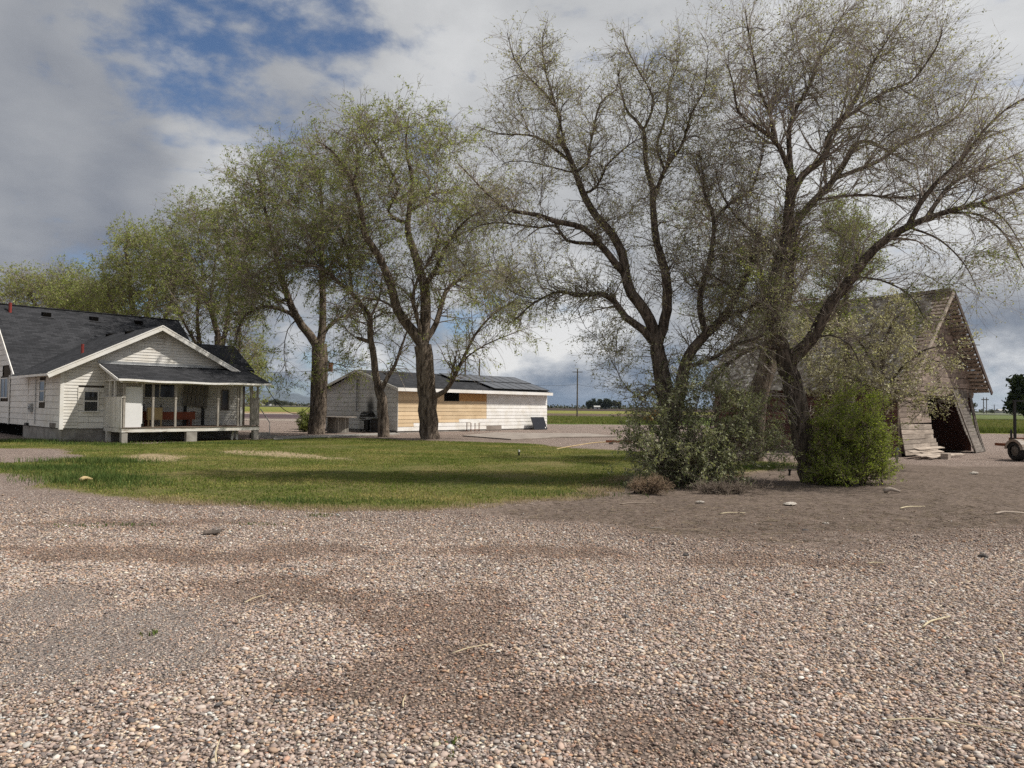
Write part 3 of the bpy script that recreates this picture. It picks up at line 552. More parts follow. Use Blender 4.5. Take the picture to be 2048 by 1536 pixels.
    t_ = 10.3; s0 = FH.onT(20, 628, t_)[0]; MB().tube([(s0, t_, mz(t_)-.05), (s0, t_, mz(t_)+.60)], .075, 12).build('vent_pipe', M['redpipe'], mr)
    px, py = 165, 697; best = min(np.linspace(.5, 6, 200), key=lambda t_: abs(FH.onT(px, py, t_)[1]-(RZ+.3-.52*abs(FH.onT(px, py, t_)[0]-RS)))); s0 = FH.onT(px, py, best)[0]; z = RZ+.09-.52*abs(s0-RS)
    MB().tube([(s0, best, z-.1), (s0, best, z+.42)], .065, 12).build('vent_pipe', M['redpipe'], mr)
    # windows
    window(H, 't', -.03, .84, 1.46, 1.34, 2.26, 'h', out=.06); window(H, 's', 0, 2.42, 3.30, 1.76, 2.73, 'h', out=.04)
    window(H, 's', -.03, 9.05, 10.6, 1.95, 2.99, 'v', out=.05); window(H, 't', 0, 3.35, 4.79, 2.00, 2.68, 'v', out=.04); window(H, 't', 0, 7.05, 7.45, 1.45, 2.45, 'n', out=.04, mat='greywood')
    # meter box, conduit, cable box
    t0, z0 = FH.onS(65, 818, 0); m_ = MB(); m_.box(-.14, -.02, t0-.14, t0+.14, z0-.16, z0+.26); m_.lathe((-.14, t0, z0+.06), [(0, -.06), (.085, -.06), (.085, 0)], 14, axis=0); m_.build('electric_meter', M['galv'], H, bevel=.008)
    t1 = FH.onS(73, 800, 0)[0]; MB().tube([(-.05, t1, .7), (-.05, t1, 3.0)], .02, 8).build('conduit', M['galv'], H)
    t2, z2 = FH.onS(56, 848, 0); MB().box(-.12, -.02, t2-.2, t2+.2, z2-.06, z2+.06).build('wall_vent', M['black'], H, bevel=.006)
    e = MB(); t3, z3 = FH.onS(106, 851, 0); e.box(-.03, -.018, t3-.45, t3+.45, .62, .82); e.build('vent_grille', M['greywood'], H)
    # porch
    PZ, PT, s0, s1 = .68, -2.3, 1.70, 7.95
    d = MB()
    for i in range(16): d.box(s0, s1, PT-.03+i*.144, PT-.03+i*.144+.138, PZ-.03, PZ)
    porch = d.build('porch', M['deck'], H)
    b = MB(); b.box(s0+.003, s1-.003, PT, PT+.05, .47, PZ-.033); b.box(s0, s0+.05, PT+.052, -.02, .47, PZ-.033); b.box(s1-.05, s1, PT+.052, -.02, .47, PZ-.033); b.build('skirt_board', M['worn'], porch)
    for a, c_ in ((1.71, 1.95), (4.44, 4.92), (7.66, 7.93)): MB().box(a, c_, PT+.02, PT+.27, -.3, .468).build('pier', M['concrete'], porch, bevel=.01)
    MB().box(1.70, 1.88, -.45, -.28, -.3, .468).build('pier', M['worn'], porch)
    for px, wd in ((249, .085), (307, .085), (352, .085), (437, .08), (477, .08), (503, .07), (516, .085)):
        a = FH.onT(px, 800, PT)[0]; q = MB(); q.box(a-wd/2, a+wd/2, PT, PT+.085, PZ, 2.60); q.box(a-wd/2-.012, a+wd/2+.012, PT-.012, PT+.097, 1.93, 1.98); q.build('post', M['post'], porch)
    a = FH.onT(488, 800, PT)[0]; MB().box(a-.055, a+.055, PT+.25, PT+.28, PZ, 2.60).build('post', M['paint'], porch)
    for k in (-.62, -1.25): MB().box(s0, s0+.085, k-.045, k+.045, 1.99, 2.75).build('post', M['worn'], porch)
    b = MB(); b.box(s0, s1, PT+.001, PT+.083, 2.60, 2.70); b.build('top_plate', M['worn'], porch)
    v = MB()
    for i in range(15): v.box(s0-.022-.004*(i % 2), s0-.002, PT+.02+i*.15, PT+.02+i*.15+.145, PZ-.02, 1.96)
    v.box(s0-.03, s0+.09, PT, -.02, 1.962, 2.0); v.build('half_wall', M['vpaint'], porch)
    v = MB()
    for i in range(3): v.box(7.48+i*.148, 7.48+i*.148+.143, PT-.02-.005*(i % 2), PT+.0, PZ+.03, 2.0)
    v.box(7.45, 7.95, PT-.04, PT+.09, 2.002, 2.05); q = v.build('half_wall', M['greyvert'], porch); q['label'] = 'bare grey board half wall at the far end of the porch'
    # porch roof
    zt, zb = 3.46, 2.70
    q = [np.array(p) for p in ((1.42, -2.62, zb), (8.34, -2.62, zb), (8.34, 0, zt), (1.42, 0, zt))]; n = np.cross(q[1]-q[0], q[3]-q[0]); n /= np.linalg.norm(n)
    mb = MB(); N = 22
    for i in range(N):       # gently sagging roof sheet
        a0, a1 = i/N, (i+1)/N; g = lambda a: -.045*sin(pi*a)+.012*sin(a*19)
        A, B = q[0]+(q[1]-q[0])*a0, q[0]+(q[1]-q[0])*a1; C_, D = q[3]+(q[2]-q[3])*a1, q[3]+(q[2]-q[3])*a0; A[2] += g(a0); B[2] += g(a1); C_[2] += g(a1)*.4; D[2] += g(a0)*.4
        mb.slab([A, B, C_, D], n*.07)
    pr = mb.build('porch_roof', M['roof_s'], porch)
    e = MB()
    for i in range(N):
        a0, a1 = i/N, (i+1)/N; g = lambda a: -.045*sin(pi*a)+.012*sin(a*19); A, B = q[0]+(q[1]-q[0])*a0, q[0]+(q[1]-q[0])*a1; A[2] += g(a0)+.02; B[2] += g(a1)+.02; A[1] -= .02; B[1] -= .02; e.bar(A, B, .03, .085)
    e.build('porch_fascia', M['bright'], porch); MB().bar((1.40, -2.62, zb+.01), (1.40, 0, zt+.01), .03, .10).build('porch_fascia', M['trim'], porch)
    for i in range(12):
        a = 1.55+i*.605; MB().bar((a, -2.60, zb-.055), (a, 0, zt-.055), .05, .085).build('rafter', M['worn'], porch)
    g_ = MB(); g_.add([(1.70, -2.25, 2.72), (1.70, -.02, 2.76), (1.70, -.02, zt-.03)], [(0, 1, 2)]); g_.add([(1.70, -2.25, 2.70), (1.70, -.02, 2.70), (1.70, -.02, zt-.03), (1.70, -2.25, 2.76)], [(0, 1, 2, 3)]); g_.build('porch_gable', M['worn'], porch)
    fl = MB(); fl.box(1.39, 7.6, -.05, -.022, zt+.06, zt+.17); fl.add([(1.39, -.05, zt+.062), (7.6, -.05, zt+.062), (7.6, -.2, zt+.03), (1.39, -.2, zt+.03)], [(0, 1, 2, 3)]); fl.build('flashing', M['galv'], porch)
    # things kept on and under the porch (each lifts away)
    def hthing(name, lab, cat, s, t_, z): return empty(name, FH.w(s, t_, z), FH.a, lab, cat)
    d = hthing('door_panel', 'plain white door panel standing upright behind the porch posts', 'door', 2.2, -2.12, PZ); m_ = MB(); m_.box(-.33, .33, -.02, .02, 0, 1.76); m_.build('panel', M['whitepanel'], d, bevel=.004); m_ = MB(); m_.box(.345, .39, .03, .06, .15, 1.9); m_.build('edge_strip', M['whitepanel'], d)
    o = hthing('wooden_bench', 'long orange wooden bench box on dark legs against the porch wall', 'bench', 4.2, -.8, PZ)
    m_ = MB(); m_.box(-1.05, 1.1, -.25, .22, .30, .34); m_.box(-1.05, 1.1, -.26, -.235, .34, .66); m_.box(-1.05, 1.1, .2, .225, .34, .66); m_.box(1.1, 1.13, -.26, .225, .30, .69); m_.box(-1.08, -1.05, -.26, .225, .30, .69); m_.build('box', M['orange'], o)
    for x in (-.95, .95):
        for y in (-.2, .16): MB().box(x-.05, x+.05, y-.04, y+.04, 0, .30).build('leg', M['orange'], o)
    for x in (-1.0, -.25): MB().box(x-.025, x+.025, .23, .26, .3, 1.0).build('back_slat', M['black'], o)
    y_ = hthing('board_box', 'cream coloured board box leaning on the orange bench', 'box', 3.46, -1.16, PZ); m_ = MB(); m_.box(-.32, .32, -.03, .03, .30, .86); m_.box(-.32, -.29, .03, .12, .30, .86); m_.box(.29, .32, .03, .12, .30, .86); m_.box(-.32, .32, -.03, .05, 0, .03); m_.box(-.3, -.25, -.02, .02, .03, .3); m_.box(.25, .3, -.02, .02, .03, .3); m_.build('panel', M['yellow'], y_)
    h = hthing('slatted_panel', 'grey slatted board panel hanging crooked on the porch wall', 'panel', 5.66, -.22, 1.62); h.rotation_euler = (radians(-5), radians(7), FH.a)
    for i in range(6): MB().box(-.60+i*.2, -.60+i*.2+.17, -.02-.006*(i % 2), .0, -.02 if i not in (0, 5) else -.06, 1.05).build('slat', M['greyvert'], h)
    m_ = MB(); m_.box(-.62, .6, -.05, -.028, .52, .57); m_.box(-.62, .6, -.05, -.028, .0, .05); m_.build('rail', M['greywood'], h)
    for k, a in enumerate((5.25, 6.12)): tag(MB().box(a-.06, a+.06, -.12, -.03, PZ, 1.75).build('prop_post', M['black']), ('left' if k == 0 else 'right')+' dark post propping the crooked slatted panel on the porch', 'post').matrix_world = mathutils.Matrix.Translation(FH.O) @ mathutils.Matrix.Rotation(FH.a, 4, 'Z')
    for k, (a, dx, lab) in enumerate(((6.75, -.28, 'longer white plank leaning in the dark under the porch deck'), (7.0, -.2, 'shorter white plank leaning in the dark under the porch deck'))):
        o2 = empty('plank', FH.w(a, -1.9, 0), FH.a, lab, 'plank'); MB().bar((0, 0, .02), (dx*-.6, .2, .46-.04*k), .12, .02, (0, 1, .2)).build('board', M['paint'], o2)
    # hand rail of the far steps
    a, b_, c_ = P(522, 820, 36.5), P(539, 845, 36.9), G(539, 874); hr = empty('hand_rail', c_, 0, 'white bent pipe hand rail beside the far porch steps', 'handrail'); c0 = np.array(c_); bb = np.array([c0[0], c0[1], P(539, 845, c0[1])[2]]); aa = P(521, 818, c0[1]-.9)
    MB().tube([np.array((0, 0, -.1)), bb-c0], .025, 8).build('post', M['paint'], hr); MB().tube([bb-c0, aa-c0], .025, 8).build('rail', M['paint'], hr)
    st = empty('concrete_steps', G(530, 876), FH.a, 'low grey concrete step at the foot of the white hand rail', 'step'); m_ = MB(); m_.box(-.7, .5, -.5, .3, -.1, .12); m_.box(-.7, .2, -.2, .3, .12, .28); m_.build('step', M['concrete'], st, bevel=.015)
build_house()
build_grass()
# ------------------------------------------------------------------ white shed with solar panels
def soot_stain():
    t = NT(M['shedgrey'].node_tree); b = [n for n in t.n if n.type == 'BSDF_PRINCIPLED'][0]; src = b.inputs['Base Color'].links[0].from_socket
    y0, z0 = FS.onS(741, 815, 0); tc = t.node('ShaderNodeTexCoord'); n_, nc = t.noise(tc.outputs['Object'], 2.2, 5, .6)
    v = t.vm('ADD', tc.outputs['Object'], t.vm('SCALE', t.vm('SUBTRACT', nc, (.5, .5, .5)), scale=.5)); d = t.vm('LENGTH', t.vm('MULTIPLY', t.vm('SUBTRACT', v, (0, y0, z0)), (.3, 1.35, .75)))
    t.l.new(t.mix(t.math('MULTIPLY', t.sstep(d, .75, .12), .93), src, (.03, .028, .026)), b.inputs['Base Color'])
soot_stain()
def build_shed():
    H = empty('farm_shed', FS.O, FS.a, 'long low white board shed with tan patches and solar panels on its roof', 'shed')
    L, D = 15.0, 8.0; RT, RZ = 4.0, 4.06; sl_ = .29
    f = MB(); f.box(0.02, L-.02, .02, D, -.3, .13); f.build('foundation', M['concrete'], H); MB().box(8.08, 9.72, -.008, .008, .05, .385).build('foundation', M['slab'], H)
    b = MB(); b.add([(0, .01, .1), (L, .01, .1), (L, .01, 2.98), (0, .01, 2.98)], [(0, 1, 2, 3)]); b.add([(.01, 0, .1), (.01, D, .1), (.01, D, 2.9), (.01, RT, RZ-.02), (.01, 0, 2.9)], [(4, 3, 2, 1, 0)]); b.add([(L, 0, .1), (L, D, .1), (L, D, 2.9), (L, RT, RZ), (L, 0, 2.9)], [(0, 1, 2, 3, 4)]); b.add([(0, D, .1), (L, D, .1), (L, D, 2.9), (0, D, 2.9)], [(0, 1, 2, 3)])
    b.build('wall', M['void'], H)
    wh, tn = MB(), MB(); rnd = random.Random(5)
    zs = [.10, .37, .62, .86, 1.10, 1.36, 1.61, 1.85, 2.10, 2.36, 2.63, 2.96]
    for i, (z0, z1) in enumerate(zip(zs, zs[1:])):
        tan_to = [0, 1.3, 5.36, 8.1, 8.1, 8.1, 8.1, 8.1][i] if i < 8 else 0
        segs = []
        if i < 8: segs = [(0, tan_to, tn)] if tan_to else []; segs += [(tan_to, L, wh)]
        elif i < 10: segs = [(0, 3.95, tn), (8.1, L, wh)]
        else: segs = [(0, 1.2, None), (2.35, 3.95, tn), (8.1, L, wh)]
        for a0, a1, mb in segs:
            if mb is None: continue
            x = a0
            while x < a1-.01:
                x1 = min(a1, x+rnd.uniform(2.2, 3.8)); x1 = a1 if a1-x1 < .5 else x1
                if i == 0 and x < 9.7 and x1 > 8.1 and mb is wh:
                    for c0, c1 in ((x, 8.1), (9.7, x1)):
                        if c1-c0 > .1: course(mb, 't', 0, z0, z1+.01, (c0, c1), (c0, c1))
                else: course(mb, 't', 0, z0+rnd.uniform(-.008, .008), z1+.01, (x, x1), (x, x1))
                x = x1
    o = wh.build('white_boards', M['bright'], H); o = tn.build('tan_boards', M['tan'], H); o['label'] = 'unpainted tan siding boards'
    MB().box(5.36, 8.1, -.016, 0, 2.10, 2.94).build('strand_board', M['osb'], H); MB().box(0, 1.2, -.016, 0, 2.64, 2.94).build('strand_board', M['osb'], H)
    window(H, 't', 0, 3.98, 5.35, 2.10, 2.93, 'n', fr=.03, mat='black', pane='void', out=.02)
    # gable end
    g = MB(); siding(g, 's', 0, .13, 2.78, .30, lambda z: (.03, D), 2.6); g.box(-.03, 0, -.03, .07, .1, 2.9); g.box(-.03, -.0, D-.06, D+.02, .1, 2.9); 
    g.build('gable_siding', M['shedgrey'], H)
    v = MB(); x = .05
    while x < D-.1:
        z1 = RZ-.04-sl_*abs(x+.09-RT); v.add([(-.02-.006*(int(x*5.3) % 2), x, 2.79), (-.02, x+.175, 2.79), (-.02, x+.175, RZ-.04-sl_*abs(x+.175-RT)), (-.02-.006*(int(x*5.3) % 2), x, RZ-.04-sl_*abs(x-RT))], [(3, 2, 1, 0)]); x += .185
    v.build('gable_boards', M['shedgrey'], H)
    # roof
    e0, zE = -.42, 4.06-sl_*4.42
    for q in ([(-.38, e0, zE), (L+.15, e0, zE), (L+.15, RT, RZ), (-.38, RT, RZ)], [(-.38, RT, RZ), (L+.15, RT, RZ), (L+.15, D+.42, zE), (-.38, D+.42, zE)]): MB().slab(q, (0, 0, .08)).build('roof', M['roof_s'], H)
    MB().box(-.38, L+.18, e0-.04, e0-.003, zE-.12, zE+.10).build('fascia', M['bright'], H)
    MB().bar((-.40, e0, zE+.0), (-.40, RT, RZ+.0), .03, .17).build('fascia', M['trim'], H); MB().bar((-.402, RT, RZ), (-.402, D+.42, zE), .03, .17).build('fascia', M['trim'], H)
    tilt = atan(sl_); n_ = np.array([0, -sin(tilt), cos(tilt)]); up = np.array([0, cos(tilt), sin(tilt)])
    def panel(s0, d0, wd=1.03, ht=1.92):
        base = np.array([s0, e0, zE])+up*d0+n_*.22; p0 = empty('solar_panel', (0, 0, 0)); p0.parent = H; p0.location = tuple(base); p0.rotation_euler = (tilt, 0, 0)
        fr = MB(); fr.box(0, wd, 0, .03, -.035, .006); fr.box(0, wd, ht-.03, ht, -.035, .006); fr.box(0, .03, .03, ht-.03, -.035, .006); fr.box(wd-.03, wd, .03, ht-.03, -.035, .006); fr.box(.03, wd-.03, .03, ht-.03, -.03, -.02); fr.build('frame', M['black'], p0); MB().box(.03, wd-.03, .03, ht-.03, -.018, 0).build('glass', M['solar'], p0)
    for k in range(8): panel(6.75+k*1.05, 2.35)
    for k in range(6): panel(8.75+k*1.05, .28)
    r = MB()
    for d0, a in ((.5, 8.4), (1.8, 8.4), (2.7, 6.4), (4.0, 6.4)):
        b0 = np.array([a, e0, zE])+up*d0+n_*.13; r.bar(b0, b0+np.array([L-a+.1, 0, 0]), .04, .06)
    r.build('solar_rail', M['black'], H)
    t0, z0 = FS.onS(713, 760, -.15); t1, z1 = FS.onS(713, 822, -.15); pp = MB(); pp.tube([(-.12, t0, z1), (-.12, t0, z0)], .05, 10); pp.lathe((-.12, t0, z0), [(0, .16), (.10, .12), (.10, 0), (.05, 0)], 12); pp.build('stove_pipe', M['galv'], H)
    v = MB(); s0 = FS.onT(800, 754, 2.6)[0]; 
    for s0 in (1.3, 4.2): v.box(s0, s0+.35, 2.9, 3.2, 3.78, 3.98)
    v.build('roof_vent', M['black'], H)
build_shed()
# ------------------------------------------------------------------ old leaning barn
def build_barn():
    H = empty('timber_barn', FB.O, FB.a, 'weathered timber barn with steep ragged shingle roof and a bowed open gable end', 'barn')
    rnd = random.Random(9); W, L = 7.35, 8.3; RS, RZ, EZ = 3.62, 6.62, 2.55; eL, eR = -.42, 7.62
    zl = lambda s: EZ+(RZ-EZ)*(s-eL)/(RS-eL); zr = lambda s: RZ-(RZ-EZ)*(s-RS)/(eR-RS)
    bow = lambda s, z: -(.5*max(0, (2.3-z)/2.3)**1.6)*(1 if s > 5 else .55)     # gable foot kicks outward
    sk = lambda s, z: (.62*max(0, (2.6-z)/2.6)**1.8 if s > 5.2 else 0)            # right corner flares to the side
    # long wall, facing the camera's left
    mb = MB(); z = .05
    while z < 2.62:
        t0 = 0.0; hgt = rnd.uniform(.17, .23)
        while t0 < L:
            t1 = min(L, t0+rnd.uniform(2.2, 4.2)); o = rnd.uniform(.0, .03); dz = rnd.uniform(-.02, .02)
            if rnd.random() > .03: mb.slab([(-o, t0+.01, z+.012), (-o, t1-.01, z+.012+dz), (-o, t1-.01, z+hgt-.008+dz), (-o, t0+.01, z+hgt-.008)], (.02, 0, 0))
            t0 = t1
        z += hgt
    mb.build('side_wall', M['barnred'], H)
    k = MB(); k.add([(.06, .06, -.2), (.06, L, -.2), (.06, L, 2.9), (.06, .06, 2.9)], [(0, 1, 2, 3)]); k.add([(.06, L, 0), (W, L, 0), (W, L, 2.6), (RS, L, 6.4), (.06, L, 2.6)], [(0, 1, 2, 3, 4)]); k.add([(W, .1, 0), (W, L, 0), (W, L, 2.6), (W, .1, 2.6)], [(0, 1, 2, 3)]); k.build('inner_lining', M['barnred'], H)
    # gable boards, warped, with the doorway left open
    lo, up = MB(), MB(); z = .06
    while z < RZ-.15:
        h = rnd.uniform(.17, .23); zt = z+h
        a = max(0.0, RS-(RZ-.1-zt)/((RZ-EZ)/(RS-eL))) if zt > 2.7 else 0.0; b = min(W, RS+(RZ-.1-zt)/((RZ-EZ)/(eR-RS))) if zt > 2.7 else W
        spans = [(a, b)] if z > 2.35 else [(a, 2.45+.36*(2.4-z)/2.4*1.5+rnd.uniform(-.1, .16))]
        for p0, p1 in spans:
            x = p0
            while x < p1-.05:
                x1 = min(p1, x+rnd.uniform(1.6, 3.4)); x1 = p1 if p1-x1 < .4 else x1; dz = rnd.uniform(-.025, .025); n = 4
                if True:
                    for i in range(n):
                        s0, s1 = x+(x1-x)*i/n, x+(x1-x)*(i+1)/n; j = .015*sin(i*1.7+z*9)
                        pts = [(s0+(.006 if i == 0 else 0), bow(s0, z)-.0, z+.01+dz*i/n), (s1-(.006 if i == n-1 else 0), bow(s1, z), z+.01+dz*(i+1)/n), (s1-(.006 if i == n-1 else 0), bow(s1, zt)-.012, zt-.01+dz*(i+1)/n), (s0, bow(s0, zt)-.012, zt-.01+dz*i/n)]
                        (up if z > 1.25 else lo).slab(pts, (0, .024, 0))
                x = x1
        z = zt
    up.build('gable_wall', M['barngrey'], H); g = lo.build('gable_wall', M['barnpale'], H); g['label'] = 'pale bowed lower boards left of the barn doorway'
    c = MB(); c.slab([(-.06, -.06, 0), (.08, -.06, 0), (.08, -.03, 2.6), (-.06, -.03, 2.6)], (0, .04, 0)); c.build('corner_board', M['barngrey'], H)
    # inner red partition seen through the doorway, dark beyond
    k = MB(); z = .0
    while z < 2.6:
        k.slab([(1.6, 1.25, z+.008), (4.92, 1.25, z+.008+rnd.uniform(-.01, .01)), (4.92, 1.25, z+.19), (1.6, 1.25, z+.19)], (0, .02, 0)); z += .2
    k.build('partition', M['barnred'], H); k = MB(); k.box(4.9, 7.2, 1.6, 1.62, 0, 2.6); k.box(.3, W-.1, .25, L-.1, -.02, .02); k.build('dark_interior', M['void'], H)
    hd = MB(); hd.box(2.0, 6.6, .03, .12, 2.38, 2.55); hd.build('door_header', M['barngrey'], H)
    # leaning grey gable corner beside the doorway
    lean = MB(); n = 18
    top0, top1, bot0, bot1 = 4.72, 6.65, 5.75, 7.05
    for i in range(n):
        a0, a1 = i/n, (i+1)/n; zf = lambda a: .02+2.62*a; cv = lambda a: (1-a)**1.7
        L0 = lambda a: top0+(bot0-top0)*(1-a)**1.05; R0 = lambda a: top1+(bot1-top1)*cv(a); of = lambda a: -.10-.50*cv(a)
        j = rnd.uniform(-.03, .03)
        lean.slab([(L0(a0)+j, of(a0)-.01, zf(a0)+.008), (R0(a0), of(a0)+.10, zf(a0)+.008), (R0(a1), of(a1)+.08, zf(a1)-.006), (L0(a1)+j, of(a1)-.03, zf(a1)-.006)], (0, .03, 0))
    lean.build('leaning_door', M['greywood'], H)
    e = MB(); 
    for q in (0, .16): e.tube([(bot1+.12+q, -.45+.1*q, 0), (6.95+q, -.25, .9), (6.88+q*.8, -.12, 1.8), (6.85+q*.6, -.02, 2.6)], [.05, .045, .04, .04], 5)
    e.build('corner_post', M['greywood'], H)
    e = MB(); e.bar((5.70, -.66, 0), (4.69, -.16, 2.62), .09, .05, (0, 1, 0)); e.build('door_stile', M['greywood'], H)
    # roof: rafters, open laths on the overhang, ragged shingles
    du = np.array([RS-eL, 0, RZ-EZ]); LU = np.linalg.norm(du); du = du/LU; dv = np.array([eR-RS, 0, EZ-RZ]); LV = np.linalg.norm(dv); dv = dv/LV; nl = np.array([-du[2], 0, du[0]]); nr = np.array([-dv[2], 0, dv[0]])
    A, B = np.array([eL, 0, EZ]), np.array([RS, 0, RZ]); T0, T1 = -.62, L+.4
    ll, lr = MB(), MB(); q = .05
    while q < LU-.05:
        a = A+du*q; t0 = T0+rnd.uniform(-.02, .08) if rnd.random() > .1 else T0+.4; ll.slab([a+(0, t0, 0), a+(0, T1, 0), a+du*.13+(0, T1, 0), a+du*.13+(0, t0, 0)], nl*.022); q += .225
    q = .08
    while q < LV-.03:
        a = B+dv*q; t0 = T0+rnd.uniform(-.02, .06); lr.slab([a+(0, t0, 0), a+(0, T1, 0), a+dv*.12+(0, T1, 0), a+dv*.12+(0, t0, 0)], -nr*.05); q += .225
    rf = ll.build('roof', M['barngrey'], H); lr.build('lath', M['barnpale'], rf)
    rk = MB(); rk.bar(A+(0, T0-.02, -.02), B+(0, T0-.02, -.02), .05, .14).build('rake_board', M['barnpale'], rf); MB().bar(B+(0, T0-.02, -.02), A+(eR-eL, T0-.02, -.02), .05, .16).build('rake_board', M['barndark'], rf)
    rr = MB()
    for t_ in np.arange(.1, L, .62): rr.bar(A+(0, t_, -.08), B+(0, t_, -.08), .05, .11); rr.bar(B+(0, t_, -.08), np.array([eR, t_, EZ-.08]), .05, .11)
    rr.build('rafter', M['barngrey'], rf)
    V, Fc = [], []
    def shingles(org, d, n, LL, tmin, ragged):
        q = 0.0; row = 0
        while q < LL:
            t_ = tmin+rnd.uniform(0, ragged)
            while t_ < T1:
                wd = rnd.uniform(.09, .24)
                if rnd.random() > .045:
                    a = org+d*(q+rnd.uniform(-.02, .02)); lift = .028+rnd.uniform(0, .028)+(.05 if rnd.random() < .04 else 0); sk2 = rnd.uniform(-.015, .015); b = len(V)
                    V.extend([a+(0, t_, 0)+n*lift, a+(0, t_+wd-.008, 0)+n*(lift+rnd.uniform(-.008, .008)), a+d*.3+(0, t_+wd-.008+sk2, 0)+n*.024, a+d*.3+(0, t_+sk2, 0)+n*.024, a+(0, t_, 0)+n*(lift-.014), a+(0, t_+wd-.008, 0)+n*(lift-.014)]); Fc.append((b, b+1, b+2, b+3)); Fc.append((b, b+4, b+5, b+1))
                t_ += wd
            q += .155; row += 1
    shingles(A, du, nl, LU-.1, -.12, .30); shingles(np.array([eR, 0, EZ]), -dv, nr, LV-.1, -.56, .10)
    m, t = newmat('weathered wood shingle with painted sun shine'); g_ = t.node('ShaderNodeNewGeometry'); tc = t.node('ShaderNodeTexCoord'); n1, _ = t.noise(t.vm('MULTIPLY', tc.outputs['Object'], (4, 14, 4)), 3, 5, .65)
    col = t.ramp(g_.outputs['Random Per Island'], [(0, (.17, .145, .12)), (.45, (.36, .32, .275)), (.8, (.54, .50, .45)), (1, (.78, .75, .70))]); setin(t, 'Base Color', t.vm('SCALE', col, scale=t.math('MULTIPLY_ADD', n1, 1.1, .45))); setin(t, 'Roughness', .8)  # weathered greys; the palest tones put the shingles' sunlit shine into the colour
    link('shingle', fastmesh('shingle', V, Fc), m, rf)
    cap = MB(); cap.bar((RS-.06, T0, RZ+.045), (RS-.06, T1, RZ+.045), .16, .02, nl); cap.bar((RS+.08, T0, RZ+.045), (RS+.08, T1, RZ+.045), .16, .02, nr); cap.build('ridge_board', M['greywood'], rf)
    # fallen boards at the doorway foot
    specs = [(0.35, -1.0, .10, 2.58, 4, 'long grey board lying on top of the plank pile at the barn foot'), (0.75, -.85, .17, 1.68, -3, 'short pale board crossing the top of the plank pile'), (0.55, -1.25, .05, 2.24, 2, 'grey board at the front bottom of the plank pile'), (1.65, -1.15, .06, 1.23, -24, 'board angled out from the right end of the plank pile'), (0.05, -.75, .22, 1.79, 1, 'bleached board leaning at the back of the plank pile'), (0.95, -.72, .30, 2.13, -2, 'grey split board above the plank pile against the barn wall')]
    for i, (s_, t_, z_, ln, rz, lab) in enumerate(specs):
        o = empty('plank', FB.w(s_, t_, z_), FB.a+radians(rz), lab, 'board', 'fallen boards by the barn'); mb = MB(); mb.slab([(-ln/2, -.1, 0), (ln/2, -.09, .02), (ln/2+.03, .1, .06), (-ln/2, .1, .05)], (0, 0, .028)); mb.build('board', M['barnpale'], o)
    o = empty('wood_block', FB.w(.35, -1.5, 0), FB.a+.2, 'pale square timber block propping the plank pile', 'block'); MB().box(-.3, .3, -.12, .12, -.02, .22).build('block', M['barnpale'], o, bevel=.01)
    o = empty('white_sack', FB.w(3.9, .55, .02), FB.a, 'crumpled pale sheet lying in the dark barn doorway', 'sheet'); mb = MB(); 
    for i in range(7):
        for j in range(4): mb.add([(i*.12+.0, j*.1, .28+.05*sin(i*2+j*3)), (i*.12+.12, j*.1, .28+.05*sin(i*2+2+j*3)), (i*.12+.12, j*.1+.1, .25+.05*sin(i*2+2+j*3+3)), (i*.12, j*.1+.1, .25+.05*sin(i*2+j*3+3))], [(0, 1, 2, 3)])
    mb.box(0, .8, .02, .38, 0, .2); mb.build('sheet', M['whitepanel'], o)
build_barn()
# ------------------------------------------------------------------ trees
def tubes_mesh(P_, R_, sides):
    """P_: (N,K,3) paths, R_: (N,K) radii -> verts, quads"""
    N, K, _ = P_.shape; T_ = np.empty_like(P_); T_[:, 1:-1] = P_[:, 2:]-P_[:, :-2]; T_[:, 0] = P_[:, 1]-P_[:, 0]; T_[:, -1] = P_[:, -1]-P_[:, -2]
    T_ /= np.linalg.norm(T_, axis=2, keepdims=True)+1e-9; ref = np.where(np.abs(T_[:, :1, 2:3]) < .8, np.array([0, 0, 1.]), np.array([1., 0, 0])); X = np.cross(T_, np.broadcast_to(ref, T_.shape)); X /= np.linalg.norm(X, axis=2, keepdims=True)+1e-9; Y = np.cross(T_, X)
    a = np.arange(sides)*2*pi/sides; v = P_[:, :, None]+R_[:, :, None, None]*(X[:, :, None]*np.cos(a)[None, None, :, None]+Y[:, :, None]*np.sin(a)[None, None, :, None])
    n = np.arange(N)[:, None, None]*K*sides; k = np.arange(K-1)[None, :, None]*sides; j = np.arange(sides)[None, None]; j2 = (j+1) % sides
    f = np.stack(np.broadcast_arrays(n+k+j, n+k+j2, n+k+sides+j2, n+k+sides+j), -1).reshape(-1, 4); return v.reshape(-1, 3), f
def resample(p, r, step):
    p = np.asarray(p, float); n = len(p)
    if n > 2:      # Catmull-Rom
        q = np.vstack([2*p[0]-p[1], p, 2*p[-1]-p[-2]]); out, rr = [], []
        for i in range(n-1):
            m = max(2, int(np.linalg.norm(p[i+1]-p[i])/step)); u = np.arange(m)/m
            for x in u:
                a, b, c, d = q[i], q[i+1], q[i+2], q[i+3]; out.append(.5*((2*b)+(-a+c)*x+(2*a-5*b+4*c-d)*x*x+(-a+3*b-3*c+d)*x**3)); rr.append(r[i]+(r[i+1]-r[i])*x)
        out.append(p[-1]); rr.append(r[-1]); return np.array(out), np.array(rr)
    m = max(2, int(np.linalg.norm(p[1]-p[0])/step)); u = np.linspace(0, 1, m+1)[:, None]; return p[0]+(p[1]-p[0])*u, r[0]+(r[1]-r[0])*u[:, 0]
